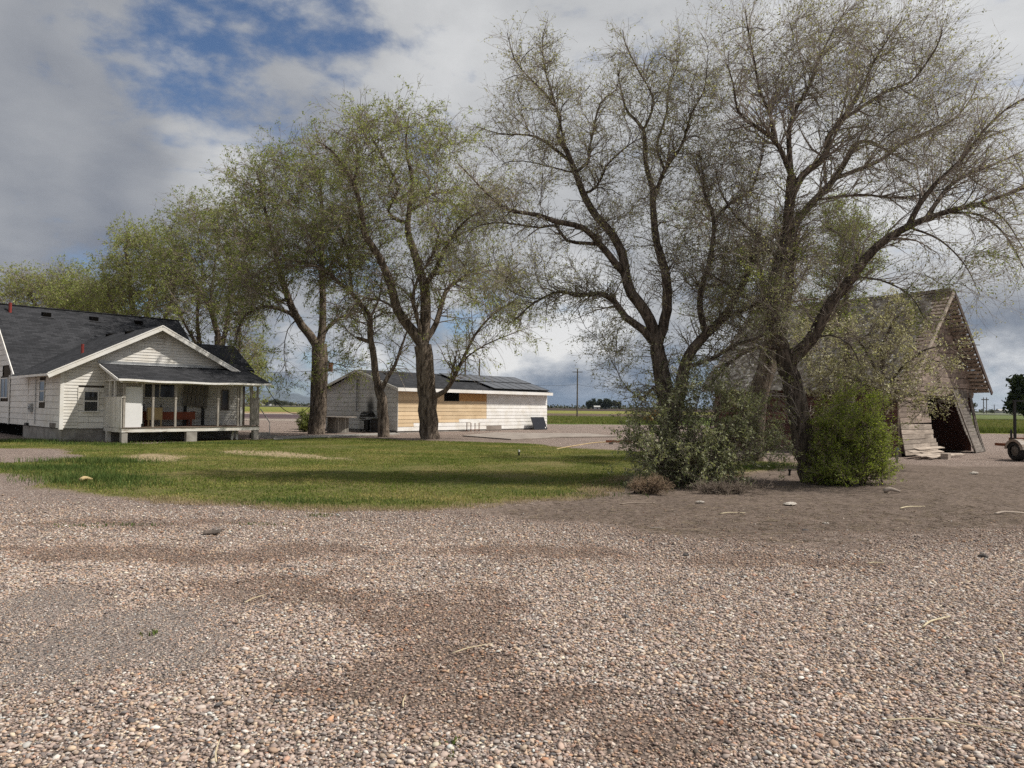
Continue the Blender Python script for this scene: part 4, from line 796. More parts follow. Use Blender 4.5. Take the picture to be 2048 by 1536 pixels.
def kpath(p, r, K):
    d = np.concatenate([[0], np.cumsum(np.linalg.norm(np.diff(p, axis=0), axis=1))]); u = np.linspace(0, d[-1], K)
    return np.stack([np.interp(u, d, p[:, i]) for i in range(3)], -1), np.interp(u, d, r)
class Tree:
    def __init__(s, name, label, px, py, seed, group=None, cat='tree', Y=None):
        s.rng = np.random.default_rng(seed); s.B = G(px, py) if Y is None else np.array([*(P(px, py, Y)[:2]), 0.]); s.Y = s.B[1]; s.e = empty(name, s.B, 0, label, cat, group); s.limbs = []; s.sk = None
    def _add(s, p, r):
        s.limbs.append((p, r)); q = np.hstack([p, r[:, None]]); t = np.gradient(p, axis=0); q = np.hstack([q, t/(np.linalg.norm(t, axis=1, keepdims=True)+1e-9)]); s.sk = q if s.sk is None else np.vstack([s.sk, q])
    def limb(s, pts, r0, r1, dY=0.0, start=None, jit=.04):
        """pts: pixel polyline in the photo's own pixels; depth starts at the nearest known limb and drifts by dY"""
        if s.sk is None: y0 = s.Y
        else:
            a, b = proj_many(s.sk[:, :3]); d = np.hypot(a-pts[0][0], b-pts[0][1])+.05*np.abs(s.sk[:, 1]-s.Y); y0 = s.sk[np.argmin(d), 1]; s0 = s.sk[np.argmin(d), :3]
        n = len(pts); u = np.linspace(0, 1, n)**1.2; p = np.array([P(q[0], q[1], y0+dY*k) for q, k in zip(pts, u)])
        if s.sk is None: p[0, 2] = -.15
        else: p[0] = s0 if np.linalg.norm(p[0]-s0) < .012*s.Y else p[0]; p = p if np.linalg.norm(p[0]-s0) < 1e-6 else np.vstack([s0, p])
        n = len(p); r = np.linspace(r0, r1, n); p, r = resample(p, r, max(.16, .012*s.Y)); j = s.rng.normal(0, 1, p.shape); j[0] = 0
        p = p+np.cumsum(j*.35, 0)*0+j*jit*np.minimum(1, r/r[0])[:, None]*r[0]*1.5; s._add(p, r); return s
    def grow(s, targets, up=.5, rk=.55, rtip=.012, step=.3, jit=.05, maxr=.3, down=0.0):
        """grow limbs from the skeleton toward crown points, nearest first"""
        c = s.sk[0, :3]; order = np.argsort(np.linalg.norm(targets-c, axis=1))
        for i in order:
            t = targets[i]; d = t-s.sk[:, :3]; L = np.linalg.norm(d, axis=1); ang = (d*s.sk[:, 4:]).sum(1)/(L+1e-6)
            cost = L*(1.0+.55*(1-ang))+np.where(d[:, 2] < 0, -d[:, 2]*.7, 0)+np.where(s.sk[:, 3] < rtip*1.5, .35*L, 0); k = np.argmin(cost); a = s.sk[k, :3]; ln = L[k]
            if ln < .25: continue
            m = a+s.sk[k, 4:]*ln*.42+np.array([0, 0, up*ln*.25]); n = max(4, int(ln/step)); u = np.linspace(0, 1, n+1)[:, None]; p = (1-u)**2*a+2*u*(1-u)*m+u*u*t
            j = s.rng.normal(0, 1, p.shape)*jit*ln*.5*(u*(1-u)*4)**.5; p = p+j; r0 = min(s.sk[k, 3]*rk, maxr, .010*ln+rtip*1.3); s._add(p, r0+(rtip-r0)*u[:, 0]**.8)
        return s
    def arr(s, K=10, rmax=9): 
        q = [kpath(p, r, K) for p, r in s.limbs if r.max() < rmax]; return np.array([a for a, b in q]), np.array([b for a, b in q])
    def spawn(s, Pp, Rp, n, L, ang=(25, 65), t0=.2, K=5, up=0., droop=0., jit=.12, rs=.6, rmin=.004, rtip=.003, wind=(0, 0, 0)):
        rng = s.rng; seg = np.linalg.norm(np.diff(Pp, axis=1), axis=2).sum(1); i = rng.choice(len(Pp), n, p=seg/seg.sum()); t = rng.uniform(t0, 1, n); Kp = Pp.shape[1]; x = t*(Kp-1); k = np.minimum(x.astype(int), Kp-2); f = (x-k)[:, None]
        a, b = Pp[i, k], Pp[i, k+1]; o = a+(b-a)*f; T_ = b-a; T_ /= np.linalg.norm(T_, axis=1, keepdims=True)+1e-9; r0 = Rp[i, k]+(Rp[i, k+1]-Rp[i, k])*f[:, 0]
        q = rng.normal(0, 1, (n, 3)); q -= T_*(q*T_).sum(1, keepdims=True); q /= np.linalg.norm(q, axis=1, keepdims=True)+1e-9; al = np.radians(rng.uniform(*ang, n))[:, None]; d = T_*np.cos(al)+q*np.sin(al)+np.array([0, 0, up])+np.array(wind); d /= np.linalg.norm(d, axis=1, keepdims=True)
        ln = rng.uniform(*L, n)*(1-.45*t); out = np.empty((n, K, 3)); out[:, 0] = o; st = ln[:, None]/(K-1)
        for m in range(1, K):
            d = d+rng.normal(0, jit, (n, 3))+np.array([0, 0, -droop+up*.15])+np.array(wind)*.3; d /= np.linalg.norm(d, axis=1, keepdims=True); out[:, m] = out[:, m-1]+d*st
        r0 = np.clip(r0*rs, rmin, None)[:, None]; r0 = np.minimum(r0, np.maximum(rmin, .02*ln[:, None])); rad = r0+(np.minimum(rtip, r0)-r0)*np.linspace(0, 1, K)[None]; return out, rad
    def leaves(s, Pp, n, size, t0=.3, spread=.04, ratio=(.35, .6), mat=None, name='foliage', clump=1, flat=0.):
        rng = s.rng; i = rng.integers(0, len(Pp), n); K = Pp.shape[1]; x = rng.uniform(t0, 1, n)*(K-1); k = np.minimum(x.astype(int), K-2); f = (x-k)[:, None]; o = Pp[i, k]+(Pp[i, k+1]-Pp[i, k])*f
        o = np.repeat(o, clump, 0); n *= clump; o = o+rng.normal(0, spread, (n, 3)); a = rng.normal(0, 1, (n, 3)); a[:, 2] -= .2; a /= np.linalg.norm(a, axis=1, keepdims=True); b = rng.normal(0, 1, (n, 3)); b -= a*(a*b).sum(1, keepdims=True); b /= np.linalg.norm(b, axis=1, keepdims=True)
        sz = (rng.uniform(*size, n))[:, None]; w_ = sz*rng.uniform(*ratio, n)[:, None]; c = np.cross(a, b)*sz*.12
        v = np.stack([o, o+a*sz*.45+b*w_/2+c, o+a*sz, o+a*sz*.45-b*w_/2+c], 1).reshape(-1, 3)-s.B; fc = np.arange(n*4).reshape(-1, 4); return link(name, fastmesh(name, v, fc), mat, s.e)
    def wood(s, mat, sides=9, name='trunk'):
        V, Fc, o = [], [], 0
        for p, r in s.limbs:
            sd_ = sides if r.max() > .09 else 5; v, f = tubes_mesh(p[None], r[None], sd_); V.append(v); Fc.append(f+o); o += len(v)
        return link(name, fastmesh(name, np.vstack(V)-s.B, np.vstack(Fc), True), mat, s.e)
    def twigs(s, sets, mat, name='twigs', sides=3):
        V, Fc, o = [], [], 0
        for p, r in sets: v, f = tubes_mesh(p, r, sides); V.append(v); Fc.append(f+o); o += len(v)
        return link(name, fastmesh(name, np.vstack(V)-s.B, np.vstack(Fc), True), mat, s.e)
def proj_many(q):
    d = q-CC; w_ = d@_fw; return CX+F*(d@CR)/w_, CY-F*(d@CU)/w_
def blobs(rng, Y, spec, edge=.6):
    """crown points: each blob (px, py, rx, ry, n, dY, rY) is an ellipsoid at its own depth"""
    out = []
    for px, py, rx, ry, n, dY, rY in spec:
        v = rng.normal(0, 1, (n, 3)); v /= np.linalg.norm(v, axis=1, keepdims=True); v *= rng.uniform(.15, 1, (n, 1))**edge
        for a, b, c in v: out.append(P(px+a*rx, py+b*ry, Y+dY+c*rY))
    return np.array(out)
M['bark'] = bark('furrowed grey brown bark', (.24, .195, .155), (.055, .042, .033), .8); M['bark_dark'] = bark('dark bark', (.18, .148, .120), (.04, .032, .026), 1.5); M['bark_grey'] = bark('smooth grey bark', (.28, .25, .215), (.08, .065, .054), 1.6, .3, .7)
M['twig'] = simple('brown twigs', (.30, .245, .20), (.18, .145, .118), .6, .9, spec=.1); M['twig_red'] = simple('reddish twigs', (.42, .37, .325), (.27, .235, .205), .6, .9, spec=.1); M['twig_dark'] = simple('dark twigs', (.34, .295, .255), (.20, .17, .148), .6, .9, spec=.1)
M['leaf'] = leafmat('spring leaves', [(0, (.13, .155, .038)), (.4, (.215, .265, .070)), (.75, (.335, .37, .12)), (1, (.50, .49, .20))], .45)
M['leaf_y'] = leafmat('pale spring leaves', [(0, (.17, .19, .055)), (.5, (.30, .345, .115)), (1, (.52, .53, .24))], .47)
M['leaf_bud'] = leafmat('small pale buds', [(0, (.18, .18, .085)), (.5, (.35, .345, .175)), (1, (.56, .54, .33))], .38)
M['leaf_silver'] = leafmat('silver leaves', [(0, (.12, .14, .06)), (.45, (.26, .28, .15)), (.8, (.42, .43, .275)), (1, (.62, .62, .46))], .33, .5)
M['leaf_bush'] = leafmat('bright green small leaves', [(0, (.11, .15, .024)), (.5, (.27, .335, .058)), (.85, (.43, .48, .115)), (1, (.55, .57, .21))], .47)
M['leaf_blossom'] = leafmat('pale blossom leaves', [(0, (.24, .225, .13)), (.4, (.42, .395, .25)), (.75, (.58, .555, .40)), (1, (.76, .74, .63))], .34)
M['leaf_dark'] = leafmat('dark evergreen', [(0, (.012, .018, .008)), (.5, (.024, .036, .014)), (1, (.05, .065, .025))], .15)
M['leaf_far'] = leafmat('far leaves', [(0, (.03, .036, .020)), (.5, (.06, .066, .036)), (1, (.11, .11, .06))], .2)
def tree_right():
    t = Tree('bare_tree', 'tall leaning tree with thin bare twigs beside the bright green bush', 1632, 964, 3); L = t.limb
    L([(1632, 964), (1612, 905), (1600, 845), (1588, 780), (1576, 735), (1568, 700)], .30, .20, .2)
    L([(1568, 705), (1553, 660), (1546, 590), (1560, 520), (1573, 470), (1580, 400), (1583, 352)], .17, .11, -.6)
    L([(1583, 352), (1568, 313), (1546, 277), (1513, 254), (1477, 225), (1467, 170), (1455, 130)], .075, .012, -.8); L([(1546, 277), (1542, 234), (1520, 182), (1510, 130), (1497, 65), (1490, 15)], .05, .01, .5)
    L([(1583, 350), (1578, 277), (1582, 248), (1595, 212), (1621, 169), (1630, 143), (1640, 114), (1670, 55), (1699, 10)], .07, .01, .8)
    L([(1581, 400), (1604, 352), (1650, 313), (1656, 277), (1683, 241), (1709, 199), (1725, 173), (1757, 107), (1803, 40)], .10, .012, .6); L([(1683, 241), (1774, 182), (1823, 163), (1871, 98), (1885, 60)], .05, .01, -1.0)
    L([(1563, 690), (1578, 560), (1588, 456), (1630, 400), (1669, 358), (1702, 303), (1718, 285), (1741, 283), (1777, 303), (1830, 330)], .13, .015, 1.4); L([(1669, 358), (1757, 322), (1806, 286), (1860, 262), (1904, 241), (1940, 200), (1956, 160)], .06, .01, 1.0); L([(1630, 400), (1720, 390), (1800, 396), (1880, 380), (1930, 372)], .04, .01, -1.2)
    L([(1580, 740), (1620, 680), (1660, 610), (1705, 555), (1748, 498), (1816, 453), (1890, 425), (1959, 407), (2060, 372)], .17, .03, -1.4); L([(1816, 453), (1839, 410), (1871, 368), (1920, 322), (1969, 260), (2010, 220), (2060, 190)], .075, .012, -.8); L([(1850, 438), (1904, 368), (1995, 326), (2060, 295)], .06, .012, 1.2); L([(1900, 422), (1960, 430), (2010, 470), (2040, 520), (2070, 580)], .035, .008, -.8); L([(1820, 452), (1880, 480), (1930, 530), (1960, 590)], .03, .007, .8); L([(1950, 410), (2010, 440), (2060, 520)], .03, .008, .5)
    L([(1705, 555), (1760, 560), (1820, 590), (1850, 640)], .03, .008, -.9); L([(1560, 705), (1530, 692), (1490, 705), (1450, 735), (1415, 780)], .07, .012, -1.1); L([(1553, 640), (1500, 600), (1440, 560), (1400, 540)], .05, .01, -.8); L([(1560, 520), (1510, 470), (1470, 430), (1440, 380), (1430, 330)], .05, .01, -.6); L([(1620, 680), (1660, 670), (1700, 690), (1720, 730)], .03, .008, -.6)
    t.grow(blobs(t.rng, t.Y, [(1520, 130, 90, 120, 34, 0, 1.6), (1640, 90, 130, 90, 50, .3, 1.8), (1790, 110, 130, 110, 60, .2, 1.8), (1880, 230, 90, 120, 46, 0, 1.7), (1700, 230, 150, 110, 44, .3, 2.0), (1800, 250, 120, 90, 30, -.4, 1.6), (1820, 340, 120, 70, 24, 0, 1.8), (1960, 330, 80, 90, 18, -1, 1.4), (1990, 480, 70, 80, 16, -1.5, 1.2), (1480, 330, 60, 110, 20, -.5, 1.3), (1650, 480, 90, 90, 14, .2, 1.4), (1500, 560, 60, 90, 10, -.8, 1.2), (1880, 560, 70, 60, 8, -.9, 1)]), rtip=.009, step=.22, jit=.035)
    t.wood(M['bark_dark'], 10); P0, R0 = t.arr(10)
    p1, r1 = t.spawn(P0, R0, 2500, (.5, 2.0), (20, 70), .12, 6, up=.10, droop=-.01, jit=.17, rs=.5, rmin=.004, rtip=.003, wind=(.10, 0, 0)); p2, r2 = t.spawn(p1, r1, 14500, (.3, 1.35), (15, 60), .05, 6, up=.04, droop=.01, jit=.15, rs=.6, rmin=.0025, rtip=.0017, wind=(.14, 0, .02))
    lo = P0[:, :, 2].mean(1) < 5.4; p3, r3 = t.spawn(P0[lo], R0[lo], 130, (.6, 1.4), (30, 70), .4, 6, droop=.12, jit=.1, rs=.5, rmin=.004)
    t.twigs([(p1, r1), (p2, r2), (p3, r3)], M['twig_red']); t.leaves(p2, 26000, (.035, .075), .25, .02, mat=M['leaf_bud'])
    # small leafy shoots low on the trunk
    t.leaves(p3, 5000, (.03, .07), .1, .06, mat=M['leaf'], name='leafy_shoots')
def tree_centre():
    t = Tree('bare_tree', 'dark gnarled spreading tree rising out of the silver shrub', 1352, 961, 5); L = t.limb
    L([(1345, 961), (1340, 900), (1337, 821), (1326, 762), (1320, 720), (1314, 690)], .26, .17, .1)
    L([(1314, 692), (1287, 661), (1251, 634), (1228, 602), (1197, 587), (1154, 591), (1119, 583), (1068, 606), (1030, 640)], .11, .012, -.9)
    L([(1314, 690), (1298, 637), (1263, 587), (1251, 548), (1244, 509), (1226, 472), (1193, 433), (1167, 388), (1151, 345), (1134, 303), (1115, 270)], .15, .055, .3); L([(1115, 270), (1121, 234), (1095, 192), (1063, 160), (1030, 120), (1014, 65)], .045, .008, -.6); L([(1134, 303), (1108, 200), (1090, 140), (1085, 80), (1095, 40)], .035, .008, .8)
    L([(1251, 548), (1232, 528), (1200, 488), (1167, 456), (1111, 443), (1076, 430), (1030, 423), (998, 410), (965, 378), (916, 326)], .10, .012, -1.5); L([(1200, 488), (1134, 481), (1111, 450), (1080, 455), (1000, 445), (950, 455), (930, 480)], .05, .008, .6); L([(1134, 342), (1095, 332), (1047, 322), (1010, 325)], .03, .007, -.5); L([(1128, 319), (1089, 283), (1056, 270), (998, 267), (949, 251)], .045, .008, .9)
    L([(1154, 339), (1177, 322), (1180, 293), (1200, 208), (1232, 179), (1240, 130)], .045, .008, .8); L([(1193, 374), (1213, 332), (1239, 306), (1268, 283), (1300, 270)], .04, .008, -.6)
    L([(1314, 690), (1330, 640), (1335, 580), (1325, 520), (1314, 489), (1307, 423), (1304, 374), (1291, 326), (1287, 260), (1258, 228), (1245, 195), (1235, 140)], .14, .012, .9); L([(1287, 260), (1307, 202), (1275, 137), (1252, 91), (1245, 60)], .035, .008, -.5); L([(1308, 400), (1330, 339), (1356, 303), (1369, 277), (1382, 228), (1408, 182), (1415, 120)], .06, .01, -.8); L([(1330, 339), (1314, 293), (1333, 228), (1336, 182), (1356, 124), (1360, 70)], .04, .008, .7)
    L([(1342, 880), (1358, 790), (1369, 739), (1384, 700), (1412, 669), (1447, 634), (1478, 583), (1500, 530), (1520, 460)], .17, .05, -.6); L([(1447, 634), (1490, 620), (1540, 590), (1580, 560)], .05, .01, -.8); L([(1412, 669), (1400, 600), (1420, 520), (1428, 440), (1408, 384), (1405, 342), (1398, 300)], .09, .014, .6); L([(1428, 440), (1460, 407), (1500, 381), (1520, 330), (1530, 270)], .05, .01, .5); L([(1384, 740), (1430, 715), (1470, 690), (1530, 670), (1570, 640)], .06, .012, -1.2); L([(1326, 762), (1310, 775), (1292, 790), (1278, 800)], .05, .022, -.4)
    t.grow(blobs(t.rng, t.Y, [(1060, 130, 60, 80, 18, 0, 1.2), (1060, 260, 110, 90, 26, 0, 1.4), (1180, 260, 80, 120, 20, 0, 1.4), (1290, 150, 80, 90, 24, .2, 1.4), (1390, 150, 70, 100, 24, 0, 1.4), (1340, 330, 110, 110, 26, .3, 1.6), (1020, 400, 90, 80, 22, -.6, 1.3), (1000, 520, 90, 60, 16, -1, 1.2), (1120, 560, 120, 70, 20, -.6, 1.3), (1240, 420, 90, 80, 12, .5, 1.4), (1450, 330, 80, 150, 44, .3, 1.5), (1420, 520, 90, 100, 34, .3, 1.5), (1350, 480, 70, 110, 20, .3, 1.4), (1500, 620, 70, 60, 12, -.8, 1.1), (1220, 680, 70, 50, 10, -.3, 1.0)]), rtip=.009, step=.2, jit=.05)
    t.wood(M['bark_dark'], 10); P0, R0 = t.arr(10)
    p1, r1 = t.spawn(P0, R0, 3400, (.4, 1.25), (30, 75), .12, 5, up=.05, jit=.20, rs=.5, rmin=.0042, rtip=.003); p2, r2 = t.spawn(p1, r1, 16500, (.18, .7), (30, 75), .1, 4, jit=.22, rs=.6, rmin=.0028, rtip=.002)
    lo = (P0[:, :, 2].mean(1) < 4.6); p3, r3 = t.spawn(P0[lo], R0[lo], 300, (.7, 1.5), (30, 80), .3, 6, droop=.10, jit=.12, rs=.4, rmin=.004)
    t.twigs([(p1, r1), (p2, r2), (p3, r3)], M['twig_dark']); t.leaves(p2, 46000, (.03, .065), .1, .025, mat=M['leaf_bud']); t.leaves(p3, 9000, (.03, .06), .2, .05, mat=M['leaf_silver'], name='leafy_shoots')
def willow(name, label, px, py, seed, limbs, bl, n1=1300, n2=5200, nl=16000, mat='leaf', Y=None, droop=.05, twig='twig', size=(.07, .15), bk='bark', group=None, grey=0, rt=.016, cat='tree', t2=(.5, 1.5), t1=(1.2, 3.0)):
    t = Tree(name, label, px, py, seed, group, cat, Y)
    for q in limbs: t.limb(*q)
    t.grow(blobs(t.rng, t.Y, bl), rtip=rt, step=.45, jit=.05, up=.35); t.wood(M[bk], 12); P0, R0 = t.arr(10); k = R0.max(1) < .32
    p1, r1 = t.spawn(P0[k], R0[k], n1, t1, (25, 65), .2, 6, up=.06, droop=droop*.6, jit=.12, rs=.5, rmin=.010, rtip=.006); p2, r2 = t.spawn(p1, r1, n2, t2, (20, 60), .15, 6, droop=droop*2.2, jit=.12, rs=.6, rmin=.0065, rtip=.0045)
    sets = [(p1, r1), (p2, r2)]
    if grey: p4, r4 = t.spawn(P0[k], R0[k], grey, (1.0, 2.6), (30, 80), .2, 7, droop=.24, jit=.1, rs=.3, rmin=.0065, rtip=.005); sets.append((p4, r4))
    t.twigs(sets[:2], M[twig])
    if grey: t.twigs(sets[2:], M['twig_grey'], 'drooping_twigs')
    t.leaves(p2, nl//3, size, .15, min(.05, size[1]*.45), mat=M[mat], clump=3); return t
def trees_mid():
    g = 'old willows along the back of the lawn'
    willow('willow_tree', 'tall willow on a thick furrowed straight trunk before the tan boards', 860, 878, 21, [
        ([(860, 878), (858, 862), (855, 800), (850, 740), (845, 690)], .52, .46, 0), ([(845, 700), (825, 662), (795, 620), (782, 571), (759, 515), (730, 467), (720, 408), (707, 369), (684, 327), (658, 297), (632, 281)], .30, .03, -1.5), ([(848, 690), (851, 636), (851, 587), (841, 545), (828, 500), (815, 463), (818, 424), (825, 362), (815, 317), (812, 278), (818, 230)], .32, .03, 1.5), ([(851, 600), (854, 564), (873, 538), (886, 502), (912, 463), (939, 434), (970, 420)], .16, .03, -2), ([(850, 690), (873, 646), (890, 587), (912, 564), (955, 538), (985, 530)], .18, .03, 2.2), ([(795, 440), (776, 421), (795, 382), (789, 356), (763, 310), (740, 268), (725, 240)], .11, .02, -1), ([(820, 415), (847, 405), (860, 388), (906, 382), (930, 365)], .10, .02, 1.4), ([(868, 795), (890, 782), (905, 760), (925, 720), (950, 670), (985, 630), (1030, 600)], .15, .02, -1.5), ([(925, 720), (970, 690), (1030, 665), (1060, 655)], .05, .012, 1), ([(707, 369), (715, 320), (712, 270), (725, 225)], .07, .015, 1), ([(800, 620), (760, 600), (720, 600), (690, 640)], .07, .015, -1.5), ([(842, 690), (836, 640), (826, 600), (835, 560), (870, 500), (880, 450)], .14, .02, -2)],
        [(810, 270, 110, 60, 46, 0, 3.2), (870, 300, 70, 70, 28, 1, 3), (730, 270, 60, 50, 18, -1, 2.5), (800, 400, 140, 90, 50, 0, 4), (930, 440, 80, 80, 34, 0, 3), (920, 560, 90, 70, 28, .5, 3), (700, 400, 80, 80, 22, -1, 3), (1000, 610, 60, 60, 22, -1, 2), (800, 530, 110, 70, 22, .5, 3), (950, 690, 60, 40, 12, -.5, 2)], n1=1700, n2=7500, nl=38000, mat='leaf_y', grey=900)
    willow('willow_tree', 'slender leaning willow with a forked trunk before the grey shed gable', 768, 874, 22, [
        ([(768, 874), (766, 840), (763, 800), (757, 772)], .34, .25, 0), ([(757, 775), (750, 740), (745, 700), (740, 669), (740, 636), (727, 616), (704, 587), (678, 564), (645, 538), (597, 522), (557, 519), (531, 530), (500, 560)], .21, .03, -2.5), ([(763, 790), (775, 755), (790, 730), (800, 700), (815, 660), (825, 620)], .14, .025, 1.5), ([(738, 680), (722, 678), (714, 676)], .12, .08, -.3), ([(704, 587), (700, 540), (690, 490), (670, 440)], .10, .02, 1), ([(645, 538), (620, 500), (600, 450)], .07, .02, 1), ([(740, 640), (760, 590), (765, 540)], .08, .015, 1.2)],
        [(600, 480, 90, 50, 20, -1, 2.5), (690, 470, 60, 60, 14, 0, 2.5), (530, 560, 60, 50, 16, -2, 2), (790, 640, 50, 60, 10, 1, 2), (700, 640, 50, 50, 8, 0, 2)], n1=600, n2=2600, nl=13000, grey=420)
    willow('willow_tree', 'broad leafy willow whose left limb arches down toward the porch roof', 634, 868, 23, [
        ([(634, 868), (635, 830), (638, 770), (640, 720), (640, 690)], .52, .46, 0), ([(638, 700), (619, 669), (590, 630), (570, 577), (557, 538), (545, 480), (530, 420), (520, 370)], .30, .03, -2), ([(605, 650), (580, 626), (531, 613), (492, 630), (479, 652), (470, 690)], .15, .02, -2.5), ([(575, 600), (557, 603), (530, 580), (490, 560), (450, 560)], .10, .02, -1), ([(640, 690), (645, 652), (645, 571), (642, 473), (645, 434), (640, 370), (625, 320)], .27, .03, 1.5), ([(642, 690), (658, 652), (685, 633), (720, 623), (745, 600)], .12, .02, 2), ([(640, 560), (680, 500), (700, 440), (690, 380)], .10, .02, 1), ([(598, 645), (575, 660), (568, 700), (572, 740), (582, 770)], .035, .008, -1.5), ([(645, 720), (680, 730), (710, 735), (735, 725)], .03, .01, -1)],
        [(620, 330, 100, 60, 50, 0, 3.5), (520, 370, 80, 60, 40, -1, 3.5), (560, 450, 120, 70, 46, 0, 4), (680, 400, 70, 80, 26, 1, 3), (480, 460, 70, 70, 34, -1.5, 3), (640, 520, 90, 60, 26, 0, 3.5), (500, 570, 70, 50, 22, -1.5, 2.5), (690, 720, 50, 30, 12, -1, 1.2), (590, 380, 80, 60, 20, 1, 3)], n1=1700, n2=7500, nl=42000, grey=420)
    willow('willow_tree', 'multi stemmed willow behind the house with several dark trunks above the porch', 440, 860, 24, [
        ([(440, 866), (442, 800), (438, 720), (438, 672)], .42, .30, 0), ([(438, 680), (418, 612), (388, 566), (365, 549), (340, 560)], .22, .04, -1.5), ([(440, 720), (455, 640), (460, 560), (450, 500)], .22, .03, 1.5), ([(441, 790), (410, 740), (398, 679), (395, 612), (405, 540), (395, 480)], .22, .03, 2), ([(442, 800), (470, 740), (480, 680), (478, 600)], .2, .03, -1), ([(400, 690), (365, 640), (345, 600), (330, 590)], .12, .02, -2), ([(432, 650), (422, 600), (428, 540), (440, 470)], .12, .02, 0)],
        [(410, 440, 80, 50, 34, 0, 4), (470, 480, 70, 70, 30, 0, 4), (360, 510, 60, 60, 26, 0, 4), (430, 580, 80, 60, 26, -1, 3.5), (340, 590, 50, 50, 18, -2, 3), (500, 600, 40, 60, 16, 1, 3), (480, 690, 40, 40, 12, 0, 3)], n1=1400, n2=6000, nl=30000, Y=54, grey=700, t2=(.7, 1.8), size=(.09, .18))
    willow('willow_tree', 'rounded bright green willow rising behind the middle of the dark roof', 280, 850, 25, [
        ([(280, 860), (282, 780), (284, 700), (280, 650)], .45, .34, 0), ([(282, 690), (262, 600), (258, 540), (250, 500), (260, 475)], .22, .03, -2), ([(282, 690), (300, 600), (310, 540), (302, 490)], .22, .03, 2), ([(283, 720), (330, 640), (345, 580), (350, 520)], .18, .03, 0), ([(281, 700), (235, 640), (215, 580), (205, 540)], .18, .03, 0)],
        [(275, 495, 55, 34, 36, 0, 4), (330, 510, 60, 44, 30, 0, 4), (235, 545, 40, 44, 22, 0, 3.5), (290, 560, 80, 60, 36, -1, 4), (220, 590, 50, 50, 22, -1, 4), (350, 580, 50, 60, 20, -1, 4), (260, 640, 70, 40, 18, -2, 4)], n1=1100, n2=4600, nl=30000, Y=58, mat='leaf_y', grey=300, t2=(.7, 1.8), size=(.10, .20))
    willow('willow_tree', 'bushy dark green willow between the two rounded ones behind the roof', 180, 850, 26, [
        ([(180, 860), (178, 760), (175, 690), (172, 650)], .40, .3, 0), ([(172, 680), (160, 600), (150, 560)], .2, .03, 0), ([(174, 690), (200, 620), (205, 570)], .2, .03, 0), ([(172, 660), (130, 620), (110, 600)], .15, .03, -1)],
        [(170, 592, 45, 26, 26, 0, 4), (140, 608, 40, 35, 18, -1, 3), (210, 610, 40, 40, 18, 0, 3), (170, 650, 60, 30, 16, 0, 4)], n1=800, n2=3400, nl=20000, Y=64, t2=(.8, 1.9), size=(.12, .22))
    willow('willow_tree', 'pale open crowned willow at the far left above the red pipe', 70, 850, 27, [
        ([(75, 860), (78, 760), (85, 690), (88, 640)], .42, .3, 0), ([(88, 650), (60, 590), (50, 565), (42, 550)], .18, .03, 0), ([(88, 650), (110, 580), (125, 560), (128, 540)], .18, .03, 0), ([(84, 680), (40, 640), (10, 620), (-20, 610)], .16, .03, 0)],
        [(60, 572, 50, 24, 24, 0, 4), (125, 568, 45, 30, 26, 0, 4), (10, 600, 50, 40, 20, 0, 4), (80, 610, 60, 35, 18, 0, 4), (-60, 590, 60, 50, 18, 0, 4)], n1=900, n2=3800, nl=15000, Y=68, mat='leaf_y', grey=200, t2=(.9, 2.0), size=(.12, .22))
    willow('poplar_tree', 'small pale tree just beyond the far end of the porch roof', 508, 850, 28, [([(506, 860), (505, 800), (503, 740)], .25, .08, 0)], [(505, 725, 22, 40, 22, 0, 2), (515, 750, 18, 25, 10, 0, 2)], n1=260, n2=900, nl=7000, Y=76, mat='leaf_y', t2=(.5, 1.2), size=(.12, .22), droop=0)
    # trees behind the barn and between
    willow('poplar_tree', 'green leafy poplar standing behind the leaning tree and over the barn roof', 1700, 880, 31, [([(1700, 888), (1698, 760), (1695, 640), (1690, 540)], .24, .06, 0)], [(1690, 450, 50, 45, 30, 0, 1.6), (1680, 540, 60, 60, 34, 0, 1.8), (1650, 620, 60, 50, 24, 0, 1.8), (1720, 500, 40, 60, 20, 0, 1.5)], n1=600, n2=2400, nl=20000, Y=27.5, mat='leaf', t2=(.3, .8), size=(.05, .10), droop=0, rt=.011, bk='bark_grey', t1=(.5, 1.2))
    t = willow('broken_tree', 'thick pale grey leaning trunk between the silver shrub and the barn wall', 1512, 893, 32, [([(1505, 893), (1508, 850), (1515, 800), (1528, 750), (1540, 700), (1550, 650)], .36, .28, 0), ([(1545, 680), (1530, 600), (1520, 540), (1490, 480)], .2, .03, 0), ([(1550, 660), (1570, 590), (1590, 520), (1600, 460)], .2, .03, 1)], [(1480, 500, 60, 70, 20, 0, 2), (1560, 480, 60, 80, 22, 0, 2), (1440, 600, 50, 60, 14, 0, 2), (1540, 610, 50, 50, 10, 0, 2), (1400, 430, 50, 80, 14, 0, 2)], n1=520, n2=2000, nl=9000, Y=24, mat='leaf', bk='bark', t2=(.4, 1.0), size=(.035, .08), grey=160, rt=.012, t1=(.6, 1.5))
